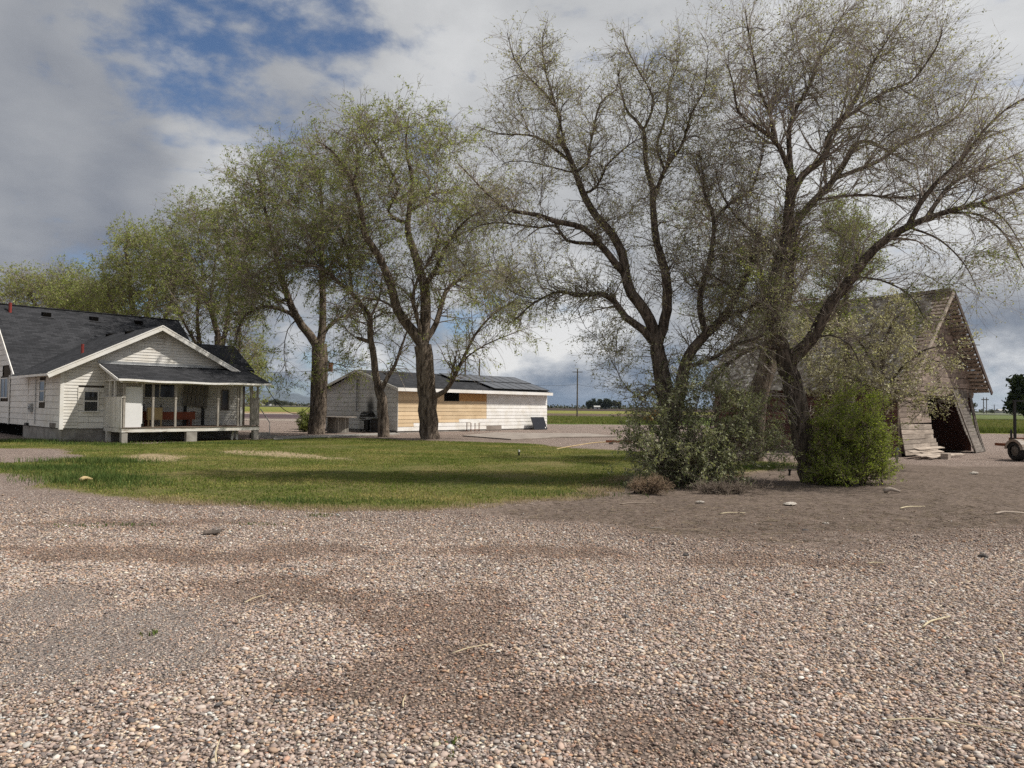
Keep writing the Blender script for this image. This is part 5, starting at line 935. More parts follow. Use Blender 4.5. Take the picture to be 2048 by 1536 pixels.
    willow('blossom_tree', 'low spreading tree covered in pale blossom in front of the barn gable', 1768, 918, 33, [
        ([(1765, 925), (1764, 880), (1762, 800), (1764, 740), (1766, 690)], .10, .06, 0), ([(1763, 800), (1800, 740), (1850, 700), (1900, 690), (1960, 690)], .05, .012, -.6), ([(1765, 760), (1730, 700), (1700, 660)], .05, .012, .3), ([(1766, 700), (1790, 640), (1830, 600)], .05, .012, .2), ([(1763, 810), (1820, 790), (1870, 800), (1900, 830)], .045, .012, -.6), ([(1763, 790), (1710, 760), (1660, 740)], .045, .012, -.4)],
        [(1790, 640, 80, 50, 18, 0, 1.1), (1720, 690, 90, 60, 34, 0, 1.2), (1785, 720, 70, 60, 16, -.3, 1.0), (1880, 735, 40, 20, 4, -.5, .8), (1840, 790, 70, 40, 26, -.5, .9), (1660, 750, 70, 50, 24, 0, 1.1), (1780, 780, 60, 40, 20, -.3, 1), (1620, 680, 50, 50, 14, .3, 1), (1690, 790, 60, 40, 14, 0, 1)], n1=420, n2=2100, nl=11500, Y=21.3, mat='leaf_blossom', twig='twig_dark', bk='bark_dark', t2=(.2, .6), size=(.05, .10), droop=0, rt=.008, t1=(.35, .95))
tree_right(); tree_centre(); trees_mid()
# ------------------------------------------------------------------ shrubs
def shrub(name, label, px, py, seed, bl, ns, n1, n2, nl, mat, size, twig='twig_dark', L=(.3, .8), cat='shrub', Y=None, base=.25, up=.12, rt=.006, clump=1):
    t = Tree(name, label, px, py, seed, None, cat, Y); T_ = blobs(t.rng, t.Y, bl); T_[:, 2] = np.maximum(T_[:, 2], .12)
    for i in range(ns):
        a = T_[t.rng.integers(len(T_))]; o = t.B+np.array([*t.rng.normal(0, base, 2), -.05]); m = o*.5+a*.5; m[2] = max(m[2], o[2]+.55*(a[2]-o[2])); p, r = resample(np.array([o, m, a]), [.022, .014, rt], .15); t._add(p, r)
    t.grow(T_, rtip=rt, step=.15, jit=.05, up=.2, maxr=.03); t.wood(M['bark_dark'], 5, 'stems'); P0, R0 = t.arr(8)
    p1, r1 = t.spawn(P0, R0, n1, L, (25, 65), .15, 5, up=up, jit=.15, rs=.6, rmin=.0035, rtip=.0025); p2, r2 = t.spawn(p1, r1, n2, (L[0]*.4, L[1]*.5), (25, 65), .1, 4, up=up*.7, jit=.15, rs=.6, rmin=.0025, rtip=.002)
    t.twigs([(p1, r1), (p2, r2)], M[twig]); t.leaves(p2, nl, size, .1, .018, (.3, .5), M[mat], clump=clump); return t
shrub('silver_shrub', 'large sprawling silver leaved shrub round the foot of the dark gnarled tree', 1375, 970, 41, [(1310, 860, 60, 60, 22, 0, .9), (1410, 805, 80, 45, 22, 0, .9), (1440, 900, 80, 50, 34, -.1, .9), (1320, 930, 70, 40, 34, -.2, .8), (1420, 955, 70, 26, 34, -.4, .7), (1280, 880, 36, 60, 14, 0, .7), (1480, 830, 60, 50, 22, 0, .8), (1520, 880, 50, 50, 20, 0, .7), (1545, 810, 26, 30, 9, 0, .5), (1550, 900, 30, 40, 8, 0, .5), (1262, 850, 16, 60, 8, 0, .5), (1380, 760, 60, 40, 10, 0, .5), (1360, 890, 90, 60, 12, -.5, .6)], 40, 1300, 4200, 24000, 'leaf_silver', (.05, .10), L=(.35, 1.0))
shrub('green_bush', 'dense bright green bush at the foot of the leaning tree', 1700, 968, 42, [(1705, 900, 85, 60, 60, 0, .8), (1695, 835, 70, 55, 40, 0, .7), (1750, 920, 50, 50, 40, 0, .6), (1660, 935, 45, 35, 34, -.1, .6), (1730, 870, 45, 55, 30, 0, .6), (1690, 950, 70, 20, 30, -.2, .6), (1650, 860, 30, 50, 14, 0, .5)], 60, 2400, 8000, 56000, 'leaf_bush', (.035, .068), twig='twig', L=(.22, .80), up=.3)
shrub('dark_shrub', 'rounded dark green shrub behind the thick trunk left of the shed', 612, 866, 43, [(612, 843, 18, 20, 40, 0, .7), (625, 838, 12, 24, 20, .3, .6)], 20, 700, 2600, 16000, 'leaf', (.05, .10), Y=45.5, L=(.2, .5))
shrub('tumbleweed', 'dry orange brown tumbleweed lying at the left foot of the silver shrub', 1290, 985, 44, [(1292, 966, 34, 16, 60, -.2, .3), (1330, 972, 30, 12, 24, -.5, .25)], 24, 700, 2400, 600, 'leaf_bud', (.01, .02), twig='drybrush', L=(.12, .34), base=.15)
shrub('dry_brush', 'low grey brown tangle of dead brush under the right side of the silver shrub', 1440, 985, 45, [(1430, 975, 60, 10, 50, -.2, .3), (1500, 985, 50, 6, 24, -.2, .3)], 22, 500, 1500, 300, 'leaf_bud', (.01, .02), twig='twig', L=(.12, .34), base=.3)
# ------------------------------------------------------------------ yard things
def fit_t(fr, px, s_):            # where along the frame's t axis the plane s = s_ meets pixel column px
    return fr.onS(px, 820, s_)[0]
def yard():
    # concrete pad and walk
    q = [G(*p) for p in ((925, 873), (1022, 880.5), (1120, 876), (1240, 874.5), (1180, 869), (1080, 868), (990, 866.5))]
    tag(MB().slab(q, (0, 0, .07)).build('path', M['slab'], bevel=.01), 'pinkish concrete pad lying between the shed and the lawn', kind='structure')
    q = [G(*p) for p in ((545, 874), (700, 869), (790, 866), (800, 869), (700, 873), (548, 880))]
    tag(MB().slab(q, (0, 0, .03)).build('path', M['concrete']), 'worn grey concrete walk at the back edge of the lawn', kind='structure')
    # barbecue against the shed gable
    t_ = fit_t(FS, 735, -.55); o = empty('barbecue_grill', FS.w(-.55, t_, .02), FS.a-pi/2, 'black and steel gas barbecue against the grey shed gable', 'barbecue')
    MB().box(-.42, .42, -.28, .28, .1, .78).build('cabinet', M['soot'], o, bevel=.01)
    for x in (-.2,): MB().box(x-.2, x+.26, -.315, -.285, .16, .72).build('door', M['galv'], o, bevel=.006)
    c = MB().box(-.50, .50, -.34, -.285, .80, .96).build('control_panel', M['galv'], o, bevel=.008)
    for k in range(5): MB().lathe((-.36+k*.15, -.345, .88), [(0, -.045), (.035, -.04), (.04, 0)], 12, axis=1).build('knob', M['soot'], c)
    for sx in (-1, 1): MB().box(sx*.52-.14 if sx < 0 else .50, -.50 if sx < 0 else .86, -.25, .25, .93, .965).build('side_shelf', M['galv'] if sx > 0 else M['soot'], o)
    lid = MB(); pr = [(-.30, .97), (-.30, 1.08), (-.20, 1.22), (.0, 1.30), (.2, 1.26), (.29, 1.1), (.29, .97)]
    vs = [(x, y, z) for x in (-.44, .44) for y, z in pr]; n = len(pr); lid.add(vs, [tuple(range(n)), tuple(reversed(range(n, 2*n)))]+[(i, i+n, (i+1) % n+n, (i+1) % n) for i in range(n)]); l = lid.build('lid', M['soot'], o, bevel=.01); MB().tube([(-.3, -.34, 1.1), (.3, -.34, 1.1)], .018, 8).build('handle', M['galv'], l)
    for x in (-.37, .37):
        for y in (-.22, .22): MB().lathe((x, y, .05), [(0, -.03), (.05, -.03), (.05, .03), (0, .03)], 12, axis=0).build('wheel', M['rubber'], o)
    t_ = fit_t(FS, 748, -.75); o = empty('trash_barrel', FS.w(-.75, t_-.1, 0), 0, 'sooty dark drum standing just right of the barbecue', 'barrel'); m_ = MB(); m_.lathe((0, 0, 0), [(0, 0), (.29, 0), (.30, .03), (.285, .05), (.285, .3), (.30, .32), (.285, .34), (.285, .6), (.30, .62), (.285, .64), (.285, .86), (.30, .88), (.27, .88), (.26, .3), (0, .3)], 24); m_.build('drum', M['soot'], o, True)
    # cable spool table
    b = G(676, 866); o = empty('spool_table', b, 0, 'grey wooden spool table with a staved core and wide round top', 'table')
    st = MB(); R = .64
    for k in range(26):
        a0, a1 = 2*pi*k/26+.012, 2*pi*(k+1)/26-.012; r = R+.012*((k*7) % 3-1); st.slab([(r*cos(a0), r*sin(a0), .05), (r*cos(a1), r*sin(a1), .05), (r*cos(a1), r*sin(a1), .96), (r*cos(a0), r*sin(a0), .96)], (-.04*cos((a0+a1)/2), -.04*sin((a0+a1)/2), 0))
    st.build('stave_core', M['greyvert'], o); tp = MB()
    for k in range(9):
        y0, y1 = -1.13+k*.252, -1.13+k*.252+.245; w_ = lambda y: sqrt(max(.02, 1.13**2-y*y)); tp.slab([(-w_(y0), y0, .965), (w_(y0), y0, .965), (w_(y1), y1, .965), (-w_(y1), y1, .965)], (0, 0, .06))
    tp.build('top', M['greywood'], o); MB().lathe((0, 0, 0), [(0, -.02), (.8, -.02), (.8, .05), (0, .05)], 30).build('base', M['greywood'], o)
    # small metal stand, leaning solar panel
    b = FS.w(FS.onT(946, 850, -.55)[0], -.55, 0); o = empty('side_table', b, FS.a, 'small rusty metal stand with a pale top before the white boards', 'table'); MB().box(-.42, .42, -.22, .22, .60, .64).build('top', M['bright'], o)
    for x in (-.4, .4):
        for y in (-.2, .2): MB().box(x-.02, x+.02, y-.02, y+.02, 0, .60).build('leg', M['rust'], o)
    m_ = MB(); m_.box(-.38, .38, -.21, -.19, .12, .15); m_.build('stretcher', M['rust'], o)
    b = FS.w(13.35, -.78, .02); o = empty('solar_panel', b, FS.a, 'black solar panel leaning upright against the right end of the shed', 'solar panel'); o.rotation_euler = (radians(-22), 0, FS.a)
    m_ = MB(); W, Hh = 1.55, 1.02; m_.box(-W/2, W/2, 0, .04, 0, .03); m_.box(-W/2, W/2, 0, .04, Hh-.03, Hh); m_.box(-W/2, -W/2+.03, 0, .04, .03, Hh-.03); m_.box(W/2-.03, W/2, 0, .04, .03, Hh-.03); m_.build('frame', M['black'], o); MB().box(-W/2+.03, W/2-.03, .008, .03, .03, Hh-.03).build('glass', M['solar'], o); MB().box(W/2-.22, W/2-.14, .0, .006, .10, .2).build('sticker', M['bright'], o)
    # metal posts, rusty beam, hose by the shrub
    for k, (px, y0, h, lab) in enumerate(((1258, 889, 1.05, 'leftmost of the thin dark metal posts left of the silver shrub'), (1268, 893, .95, 'second thin dark metal post from the left by the silver shrub'), (1279, 890, 1.0, 'third thin dark metal post from the left by the silver shrub'), (1304, 892, 1.1, 'dark metal post at the right of the row, half inside the silver shrub'))):
        o = empty('metal_post', G(px, y0), 0, lab, 'post', 'metal posts by the shrub'); MB().tube([(0, 0, -.2), (.02*k-.02, 0, h)], .022, 6).build('post', M['black'], o); MB().box(-.035, .035, -.01, .01, .55, .75).build('flange', M['black'], o)
    a, b = G(1212, 889), G(1262, 889); o = empty('rusty_beam', a, 0, 'orange rusty angle iron on low blocks at the back of the lawn', 'beam'); m_ = MB(); d = np.array(b)-np.array(a); m_.bar((0, 0, .12), d+(0, 0, .12), .10, .02); m_.bar((0, .05, .16), d+(0, .05, .16), .02, .09); m_.build('beam', M['rust'], o)
    for k in (.2, .8): m_ = MB(); q = d*k; m_.box(q[0]-.09, q[0]+.09, q[1]-.09, q[1]+.09, -.02, .108); m_.build('block', M['greywood'], o)
    pts = [G(*p, z=.02) for p in ((1113, 898), (1140, 893), (1170, 888), (1200, 884.5), (1250, 884.5), (1300, 886))]; c, _ = resample(pts, [.02]*6, .15); o = empty('garden_hose', pts[0], 0, 'pale hose lying across the gravel behind the lawn', 'hose'); MB().tube(c-pts[0]+RNG.normal(0, .006, c.shape)*(1, 1, 0), .022, 6).build('hose', M['yellow'], o, True)
    # stakes
    o = empty('sprinkler', G(1038, 912), 0, 'small black and white sprinkler riser standing in the lawn', 'sprinkler'); MB().tube([(0, 0, -.1), (0, 0, .15)], .03, 8).build('riser', M['black'], o); MB().tube([(0, 0, .15), (0, 0, .22)], .032, 8).build('head', M['bright'], o)
    o = empty('stake', G(1794, 927), 0, 'short grey stake with a bluish top right of the green bush', 'stake'); MB().box(-.03, .03, -.03, .03, -.1, .44).build('stake', M['greyvert'], o); MB().tube([(0, 0, .44), (.01, 0, .52)], .045, 8).build('cap', simple('faded blue plastic', (.10, .19, .27), None, 4, .5), o)
    o = empty('stake', G(1578, 952), 0, 'tiny dark pipe stub in the dirt left of the leaning tree', 'pipe stub'); MB().tube([(0, 0, -.1), (.02, 0, .14)], .03, 8).build('stub', M['black'], o); MB().lathe((.02, 0, .14), [(0, .0), (.05, 0), (.05, .04), (0, .04)], 10).build('cap', M['black'], o)
    # litter one can point at
    def stick(px0, py0, px1, py1, r, m_, lab, name='stick', cat='stick', bend=.04, z=.03):
        a, b = np.array(G(px0, py0)), np.array(G(px1, py1)); d = b-a; n = np.array([-d[1], d[0], 0]); o = empty(name, a, 0, lab, cat); c, rr = resample([np.array((0, 0, z)), d*.35+n*bend+(0, 0, z+r), d*.7+n*bend*.6+(0, 0, z+r*.5), d+(0, 0, z)], [r, r, r*.8, r*.5], .05); tag(MB().tube(c, list(rr), 6).build(name, m_, o, True)); return o
    ST = simple('dry straw stalk', (.60, .52, .36), (.48, .40, .26), 9, .7)
    stick(1768, 1453, 2040, 1480, .0042, ST, 'long pale dry stalk arching across the gravel at the lower right', 'dry_stalk', 'stalk', .10, .035); stick(1846, 1261, 1900, 1240, .008, ST, 'short thick straw piece on the gravel above the long stalk', 'dry_stalk', 'stalk'); stick(1995, 1305, 2008, 1335, .006, ST, 'short upright lying straw near the right edge of the gravel', 'dry_stalk', 'stalk'); stick(905, 1315, 985, 1295, .004, ST, 'thin straw on the brown gravel patch in the middle', 'dry_stalk', 'stalk'); stick(432, 1536, 440, 1490, .0045, ST, 'thin straw at the bottom edge of the gravel on the left', 'dry_stalk', 'stalk'); stick(806, 1424, 812, 1400, .0045, ST, 'small forked straw low in the middle of the gravel', 'dry_stalk', 'stalk'); stick(1735, 1132, 1768, 1131, .007, ST, 'thin pale straw on the far gravel at the right', 'dry_stalk', 'stalk'); stick(490, 1212, 530, 1196, .005, ST, 'fine straw on the brown gravel patch at the left', 'dry_stalk', 'stalk')
    stick(1768, 986, 1800, 987, .05, M['barnpale'], 'pale short length of pipe lying on the dirt right of the green bush', 'pipe', 'pipe', 0, .04); stick(160, 968, 184, 966, .045, M['yellow'], 'pale stick of wood lying in the long grass at the lawn corner', 'stick', 'stick', 0, .08); stick(1240, 1012, 1310, 1009, .014, M['twig'], 'fallen grey branch on the dirt below the tumbleweed', 'branch'); stick(1990, 1031, 2048, 1029, .02, M['barnpale'], 'bleached stick on the dirt at the right edge', 'stick')
    stick(1300, 1061, 1330, 1062, .012, M['twig_dark'], 'dark twig where the dirt meets the gravel', 'twig', 'twig'); stick(1800, 1020, 1850, 1016, .012, ST, 'thin tan twig on the dirt below the pale pipe', 'twig', 'twig'); stick(1440, 1031, 1490, 1029, .009, ST, 'thin straight twig lying on bare dirt left of the leaning tree', 'twig', 'twig')
    def rock(px, py, r, m_, lab, sd, fl=.6):
        rg = np.random.default_rng(sd); o = empty('rock', G(px, py), rg.uniform(0, 6), lab, 'rock'); n1, n2 = 10, 7; vs = []
        for i in range(n2+1):
            for j in range(n1):
                th, ph = pi*i/n2, 2*pi*j/n1; k = r*(1+.16*sin(3*th+sd+j)+rg.uniform(-.1, .1)); vs.append((k*1.3*sin(th)*cos(ph), k*sin(th)*sin(ph), fl*k*cos(th)+r*.35))
        MB().add(vs, [(i*n1+j, (i+1)*n1+j, (i+1)*n1+(j+1) % n1, i*n1+(j+1) % n1) for i in range(n2) for j in range(n1)]).build('stone', m_, o)
    RP = simple('pale rock', (.50, .46, .41), (.36, .32, .28), 20, .9, .3); RD = simple('dark rock', (.06, .055, .055), (.10, .09, .085), 20, .85, .3)
    rock(1948, 949, .085, RP, 'pale angular rock on the dirt near the trailer wheel', 1); rock(1967, 1115, .045, RD, 'dark stone on the gravel near the right edge', 2); rock(1372, 1112, .035, RD, 'small dark stone on the far gravel below the silver shrub', 3); rock(1400, 1007, .06, RP, 'pale stone on the dirt below the dead brush', 4, .5); rock(1652, 1049, .05, RP, 'pale flat chip on the dirt below the green bush', 5, .35); rock(1610, 1064, .045, RD, 'dark clod at the gravel edge below the leaning tree', 6); rock(1580, 1011, .1, RP, 'half buried flat stone in shade on the dirt', 7, .25)
    o = empty('bark_slab', G(425, 1070), .2, 'curved dark brown piece of bark lying on the gravel left of centre', 'bark'); m_ = MB()
    for i in range(6): a0, a1 = -1+i/3, -1+(i+1)/3; m_.slab([(-.10, .05*a0, .05-.03*a0*a0), (.10, .05*a0, .06-.03*a0*a0), (.115, .05*a1, .065-.03*a1*a1), (-.11, .05*a1, .05-.03*a1*a1)], (0, 0, .012))
    m_.build('bark', M['pole'], o)
    # scattered fine litter
    n = 2600; px = RNG.uniform(1000, 2048, n); py = RNG.uniform(945, 1090, n); V, Fc = [], []
    pts = np.array([G(a, b)[:2] for a, b in zip(px, py)]); l, d, di, b_, g_ = zones(pts[:, 0], pts[:, 1]); pts = pts[di > .5]; n = len(pts); a = RNG.uniform(0, pi, n); ln = RNG.uniform(.02, .16, n)**1.15; K = np.stack([np.column_stack([pts-np.stack([np.cos(a), np.sin(a)], -1)*ln[:, None], np.full(n, .03)]), np.column_stack([pts+RNG.normal(0, .008, (n, 2)), np.full(n, .04)]), np.column_stack([pts+np.stack([np.cos(a), np.sin(a)], -1)*ln[:, None], np.full(n, .03)])], 1); v, f = tubes_mesh(K, np.full((n, 3), .0035), 4); tag(link('twig_litter', fastmesh('twig_litter', v, f), simple('litter', (.30, .24, .17), (.10, .08, .06), 3, .9)), 'fine broken twigs and straw littering the bare dirt', 'litter', kind='stuff')
yard()
def trailer():
    b = np.array(G(2035, 922)); o = empty('farm_trailer', b, radians(4), 'old farm cart with a black tyre, grey mudguard and upright frame at the right edge', 'trailer')
    for x in (0, 1.75):
        w_ = MB(); w_.lathe((x, 0, .36), [(.20, -.13), (.30, -.135), (.345, -.10), (.36, 0), (.345, .10), (.30, .135), (.20, .13)], 30, axis=0).build('tyre', M['rubber'], o, True); MB().lathe((x, 0, .36), [(0, -.06), (.05, -.10), (.07, -.05), (.20, -.09), (.20, .09), (.07, .03), (0, .03)], 24, axis=0).build('rim', M['greywood'], o, True)
        f = MB(); n = 12
        for i in range(n):
            a0, a1 = radians(8+164*i/n), radians(8+164*(i+1)/n); f.slab([(x-.15, .43*cos(a0), .36+.41*sin(a0)), (x+.15, .43*cos(a0), .36+.41*sin(a0)), (x+.15, .43*cos(a1), .36+.41*sin(a1)), (x-.15, .43*cos(a1), .36+.41*sin(a1))], (0, .012*cos(a0), .012*sin(a0)))
        for k in (-.15,): f.slab([(x+k, .43*cos(radians(8+164*i/n)), .36+.41*sin(radians(8+164*i/n))) for i in range(n+1)]+[(x+k, .33*cos(radians(8+164*i/n)), .36+.33*sin(radians(8+164*i/n))) for i in range(n, -1, -1)], (-.01, 0, 0))
        f.build('mudguard', simple('dusty grey steel', (.33, .30, .27), (.20, .14, .10), 9, .6, .1), o)
    m_ = MB(); m_.tube([(.1, 0, .36), (1.65, 0, .36)], .045, 8); m_.build('axle', M['rust'], o)
    m_ = MB(); m_.box(.25, .33, -1.2, 1.4, .48, .58); m_.box(1.42, 1.5, -1.2, 1.4, .48, .58); m_.box(.335, 1.415, -.04, .04, .49, .57); m_.box(.335, 1.415, 1.3, 1.38, .49, .57); m_.box(.335, 1.415, -1.2, -1.1, .49, .57); m_.build('frame', M['rust'], o)
    m_ = MB(); m_.bar((.12, .25, .75), (.12, .25, 2.12), .07, .07, (0, 1, 0)); m_.bar((-.02, .25, .75), (-.02, .25, 1.12), .05, .05, (0, 1, 0)); m_.build('post', M['black'], o); m_ = MB(); m_.bar((.06, .25, 2.15), (1.7, .25, 2.15), .06, .06); m_.bar((1.66, .25, .6), (1.66, .25, 2.12), .06, .06, (0, 1, 0)); m_.build('cross_bar', M['black'], o)
    m_ = MB(); m_.box(.4, 1.35, -.5, .9, .6, .8); m_.box(.5, 1.2, -.3, .3, .8, 1.0); m_.build('bed', M['rust'], o, bevel=.01)
trailer()
# ------------------------------------------------------------------ far plain
def pole(px, ytop, Y, lab, arm=1.0, cat='utility pole', arms=((.25, 1.0),), r=.14, white=False, group=None):
    top = P(px, ytop, Y); b = np.array([top[0], top[1], 0]); h = top[2]; o = empty('utility_pole', b, 0, lab, cat, group); MB().tube([(0, 0, -.5), (0, 0, h)], [r, r*.7], 8).build('pole', M['pole'], o)
    for dz, k in arms: MB().box(-arm*k, arm*k, -.06, .06, h-dz-.12, h-dz).build('cross_arm', M['pole'], o)
    if white: m_ = MB(); m_.box(-arm*.5, arm*.4, -.05, .05, h+.05, h+.13); m_.build('insulator_bar', M['bright'], o)
    return o
def wire(a, b, sag, lab, r=.02, name='power_line'):
    a, b = np.array(a), np.array(b); o = empty(name, a, 0, lab, 'cable'); n = 24; p = [(b-a)*k/n-np.array([0, 0, sag*4*(k/n)*(1-k/n)]) for k in range(n+1)]; MB().tube(p, r, 5).build('cable', M['wire'], o)
def far_plain():
    pole(1155, 738, 120, 'tall power pole with one crossarm standing in the field right of the shed', .85, arms=((.45, 1.0),), white=True); pole(931, 706, 80, 'dark pole rising behind the shed roof, left one of a pair', .8, arms=(), r=.12); pole(959, 718, 84, 'brown pole rising behind the shed roof, right one of a pair', .8, arms=(), r=.12)
    o = pole(654, 706, 66, 'pole with a rusty brown box behind the leafy willow trunk', .6, arms=(), r=.14); top = P(654, 728, 66)[2]; MB().lathe((.35, 0, top-.3), [(0, -.4), (.22, -.4), (.22, .4), (0, .4)], 14).build('transformer', M['rust'], o)
    def hframe(px0, px1, yt, Y, lab):
        a, b = P(px0, yt, Y), P(px1, yt, Y); o = empty('transmission_tower', (a[0], a[1], 0), 0, lab, 'power pole', 'H frame poles on the horizon'); d = b[0]-a[0]
        for x in (0, d): MB().tube([(x, 0, -1), (x, 0, a[2])], .35, 7).build('pole', M['pole'], o)
        MB().box(-d*.7, d*1.7, -.25, .25, a[2]-2.2, a[2]-1.4).build('cross_arm', M['pole'], o)
    hframe(1967, 1973, 795, 620, 'distant H frame power pole nearest the barn'); hframe(2023, 2030, 797, 600, 'distant H frame power pole left of the dark tree at the edge'); pole(1988.5, 809, 700, 'short distant single pole between the two H frames', 3, arms=((1, 1),), r=.4)
    w1 = P(400, 739, 82); wire(P(-200, 749, 82), P(654, 741, 66), .4, 'upper thin power line running past the willow trunks', .014); wire(P(654, 738, 66), P(931, 735, 80), .3, 'thin power line between the brown box pole and the shed poles', .014); wire(P(959, 760, 84), P(1155, 769, 120), .4, 'thin power line from the shed to the field pole', .018); wire(P(1155, 769, 120), P(1500, 786, 140), 1.2, 'thin power line from the field pole toward the silver shrub', .018)
    wire(FH.w(8.2, -2.4, 2.62), P(640, 783, 43), 1.35, 'black cable sagging from the porch eave to the leafy willow', .018, 'overhead_cable'); a = FS.onS(708, 742, -.3); wire(P(640, 786, 43.6), FS.w(-.36, a[0], a[1]), .25, 'black cable running from the leafy willow up to the shed gable peak', .016, 'overhead_cable')
    def farbox(px0, px1, y0, y1, Y, lab, roof=(.4, .4, .4), wall=(.6, .6, .58)):
        a, b = P(px0, y1, Y), P(px1, y0, Y); w_ = b[0]-a[0]; h = b[2]; o = empty('farm_building', (a[0], Y, 0), 0, lab, 'building'); dp = w_*.6+4; m_ = MB(); m_.box(0, w_, 0, dp, -1, h*.65); m_.build('wall', simple('far wall', wall, None, 1, .8), o)
        m_ = MB(); m_.slab([(-.5, -.6, h*.62), (w_+.5, -.6, h*.62), (w_+.5, dp/2, h), (-.5, dp/2, h)], (0, 0, .3)); m_.slab([(-.5, dp/2, h), (w_+.5, dp/2, h), (w_+.5, dp+.6, h*.62), (-.5, dp+.6, h*.62)], (0, 0, .3)); m_.build('roof', simple('far roof', roof, None, 1, .7), o)
        m_ = MB(); m_.box(w_*.4, w_*.6, -.08, -.01, 0, h*.4); m_.build('door', M['black'], o)
    farbox(519, 524, 806, 811, 900, 'tiny white farmhouse left of the two beyond the porch', (.5, .5, .5)); farbox(529, 539, 805, 811, 860, 'larger white farmhouse among far trees beyond the porch', (.62, .6, .58)); farbox(1189, 1200, 812, 816.5, 780, 'low pale shed at the foot of the far dark grove', (.5, .5, .48)); farbox(1207, 1216, 813, 816.5, 800, 'smaller pale shed right of the other under the grove', (.45, .44, .42)); farbox(2000, 2016, 819, 825, 900, 'pale box like farm building on the right horizon', (.5, .48, .46), (.5, .48, .45))
    # yellow machine half hidden behind the gnarled tree
    b = np.array([*P(1322, 830, 92)[:2], 0]); o = empty('farm_loader', b, .5, 'orange and yellow machine half hidden behind the gnarled tree', 'machine'); yl = simple('yellow machine paint', (.50, .26, .03), (.40, .2, .03), 3, .5); MB().box(-1.1, 1.1, -.5, .5, .8, 1.5).build('body', yl, o, bevel=.05); MB().box(-.3, .7, -.45, .45, 1.5, 2.35).build('cab', M['glass'], o, bevel=.05); MB().box(-.38, .78, -.52, .52, 2.35, 2.45).build('roof', yl, o)
    for x in (-.75, .75):
        for y in (-.6, .6): MB().lathe((x, y, .5), [(0, -.16), (.3, -.16), (.5, -.14), (.52, 0), (.5, .14), (.3, .16), (0, .16)], 20, axis=1).build('wheel', M['rubber'], o)
    MB().bar((-1.0, 0, 1.2), (-2.0, 0, .5), .5, .12, (0, 1, 0)).build('boom', yl, o); MB().box(-2.4, -1.9, -.7, .7, .2, .7).build('bucket', yl, o)
    # far trees
    def far_tree(px, ytop, wpx, Y, sd, lab, mat='leaf_far', n=1500, lean=0, name='far_tree', trunk=.25, group='far trees on the plain'):
        rg = np.random.default_rng(sd); top = P(px, ytop, Y); h = top[2]; w_ = wpx/F*Y/2; o = empty(name, (top[0], Y, 0), 0, lab, 'tree', group); MB().tube([(0, 0, -.3), (0, 0, h*.5)], [h*.035, h*.02], 7).build('trunk', M['pole'], o)
        nb = 14; c = rg.normal(0, 1, (nb, 3)); c /= np.linalg.norm(c, axis=1, keepdims=True); c *= rg.uniform(.35, .8, (nb, 1)); k = rg.integers(0, nb, n); q = rg.normal(0, .22, (n, 3))+c[k]; z = h*(trunk+(1-trunk)*(q[:, 2]*.5+.5)); ctr = np.stack([q[:, 0]*w_+lean*z, q[:, 1]*w_, np.clip(z, .1*h*0+.2, h)], -1)
        s_ = h*rg.uniform(.035, .075, (n, 1)); a = rg.normal(0, 1, (n, 3)); a /= np.linalg.norm(a, axis=1, keepdims=True); b = np.cross(a, rg.normal(0, 1, (n, 3))); b /= np.linalg.norm(b, axis=1, keepdims=True); v = np.stack([ctr-a*s_, ctr+b*s_*.6, ctr+a*s_, ctr-b*s_*.6], 1).reshape(-1, 3); link('crown', fastmesh('crown', v, np.arange(4*n).reshape(-1, 4)), M[mat], o)
    for i, (px, yt, wd, lab) in enumerate(((1178, 799, 14, 'leftmost tree of the far dark grove'), (1188, 797, 15, 'second dark tree from the left in the far grove'), (1199, 798, 15, 'tree behind the pale shed in the far dark grove'), (1210, 797, 15, 'dark tree right of the grove middle above the smaller shed'), (1219, 798, 13, 'dark tree at the right end of the darker far grove'), (1229, 801, 14, 'greyer tree at the right of the far grove'), (1238, 803, 13, 'rightmost greyish rounded tree of the far grove'))): far_tree(px, yt, wd, 800, 50+i, lab, 'leaf_dark' if i < 5 else 'leaf_far', 1500, trunk=.05)
    far_tree(2052, 752, 62, 120, 61, 'dense dark rounded tree cut by the right edge of the picture', 'leaf_dark', 5000, .02, trunk=.15); far_tree(2027, 809, 17, 420, 62, 'small rounded tree on the right horizon beside an H frame', 'leaf_far', 1500); far_tree(1984, 818, 12, 600, 63, 'low dark tree under the distant single pole', 'leaf_far', 900, trunk=.05); far_tree(1944, 804, 18, 320, 64, 'thin grey tree just right of the barn on the horizon', 'leaf_far', 900); far_tree(1104, 812, 8, 700, 65, 'small dark tree right beside the shed on the horizon', 'leaf_dark', 700)
    for i, (px, yt, wd, lab) in enumerate(((532, 799, 22, 'left tree of the clump behind the white farmhouses'), (550, 797, 28, 'middle rounded tree of the clump beyond the porch'), (566, 800, 22, 'paler right tree of the clump beyond the porch'), (582, 804, 16, 'low tree at the right end of the clump beyond the porch'))): far_tree(px, yt, wd, 700, 70+i, lab, 'leaf_far', 1300, trunk=.05)
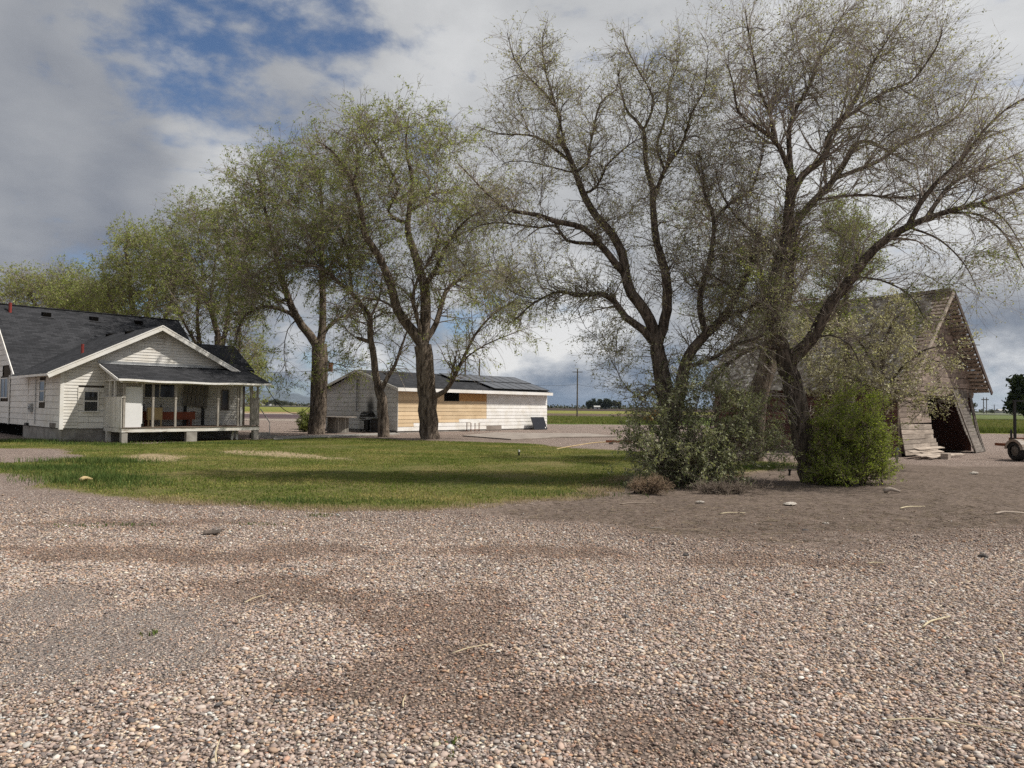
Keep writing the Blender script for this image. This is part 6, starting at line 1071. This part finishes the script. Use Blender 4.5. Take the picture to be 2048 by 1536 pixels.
    # low scrub line along the plain: nobody could count it
    n = 9000; px = RNG.uniform(-100, 2150, n); Y = RNG.uniform(850, 1500, n); X = (px-CX)/F*Y; hh = RNG.uniform(1, 5.5, n)*(1+.8*hnoise(X/60, Y/60, 1.0, 44)).clip(.1, 2); m0 = np.ones(n, bool); ctr = np.stack([X, Y, hh*RNG.uniform(.2, 1, n)], -1); a = RNG.normal(0, 1, (n, 3)); a /= np.linalg.norm(a, axis=1, keepdims=True); b = np.cross(a, RNG.normal(0, 1, (n, 3))); b /= np.linalg.norm(b, axis=1, keepdims=True); s_ = RNG.uniform(.8, 2.2, (n, 1)); v = np.stack([ctr-a*s_, ctr+b*s_*.7, ctr+a*s_, ctr-b*s_*.7], 1).reshape(-1, 3); tag(link('distant_scrub', fastmesh('distant_scrub', v, np.arange(4*n).reshape(-1, 4)), M['leaf_far']), 'low line of scrub and trees along the far edge of the plain', 'scrub', kind='stuff')
    # mountain
    def ridge(pts, Y, dp, nm, lab, col):
        x = np.array([P(a, b, Y)[0] for a, b in pts]); z = np.array([max(P(a, b, Y)[2], 5) for a, b in pts]); xs = np.linspace(x[0], x[-1], 90); zs = np.interp(xs, x, z); V = []
        for j in range(14):
            k = j/13; prof = sin(pi*k)**.8 if k < .5 else sin(pi*k)
            for i, a in enumerate(xs): V.append((a, Y-dp/2+dp*k, max(-5, zs[i]*prof*(1+.10*sin(i*.9+j*1.7)+.06*sin(i*2.3-j)))-5))
        m_, t = newmat(nm); tc = t.node('ShaderNodeTexCoord'); n_, _ = t.noise(tc.outputs['Object'], .0035, 7, .65); setin(t, 'Base Color', t.mix(t.sstep(n_, .45, .62), col, tuple(c*1.7 for c in col))); setin(t, 'Roughness', 1.); f = [(j*90+i, j*90+i+1, (j+1)*90+i+1, (j+1)*90+i) for j in range(13) for i in range(89)]; tag(link('hills', fastmesh('hills', V, f, True), m_), lab, kind='structure')
    ridge([(420, 812), (480, 794), (520, 784), (545, 781), (570, 785), (600, 792), (630, 798), (690, 801), (780, 806), (900, 812)], 13000, 5000, 'wooded mountain', 'dark blue mountain on the left horizon', (.045, .055, .06))
far_plain()
# ------------------------------------------------------------------ air
hz = MB().box(-9000, 9000, -300, 16500, -30, 275)
m, t = newmat('thin valley haze'); t.n.remove(t.bsdf); pv = t.node('ShaderNodeVolumePrincipled', inp={'Density': HAZE, 'Color': (.62, .76, .95, 1), 'Anisotropy': .2}); t.l.new(pv.outputs[0], t.out.inputs['Volume'])
tag(hz.build('haze', m), 'thin bluish haze over the valley', kind='stuff')
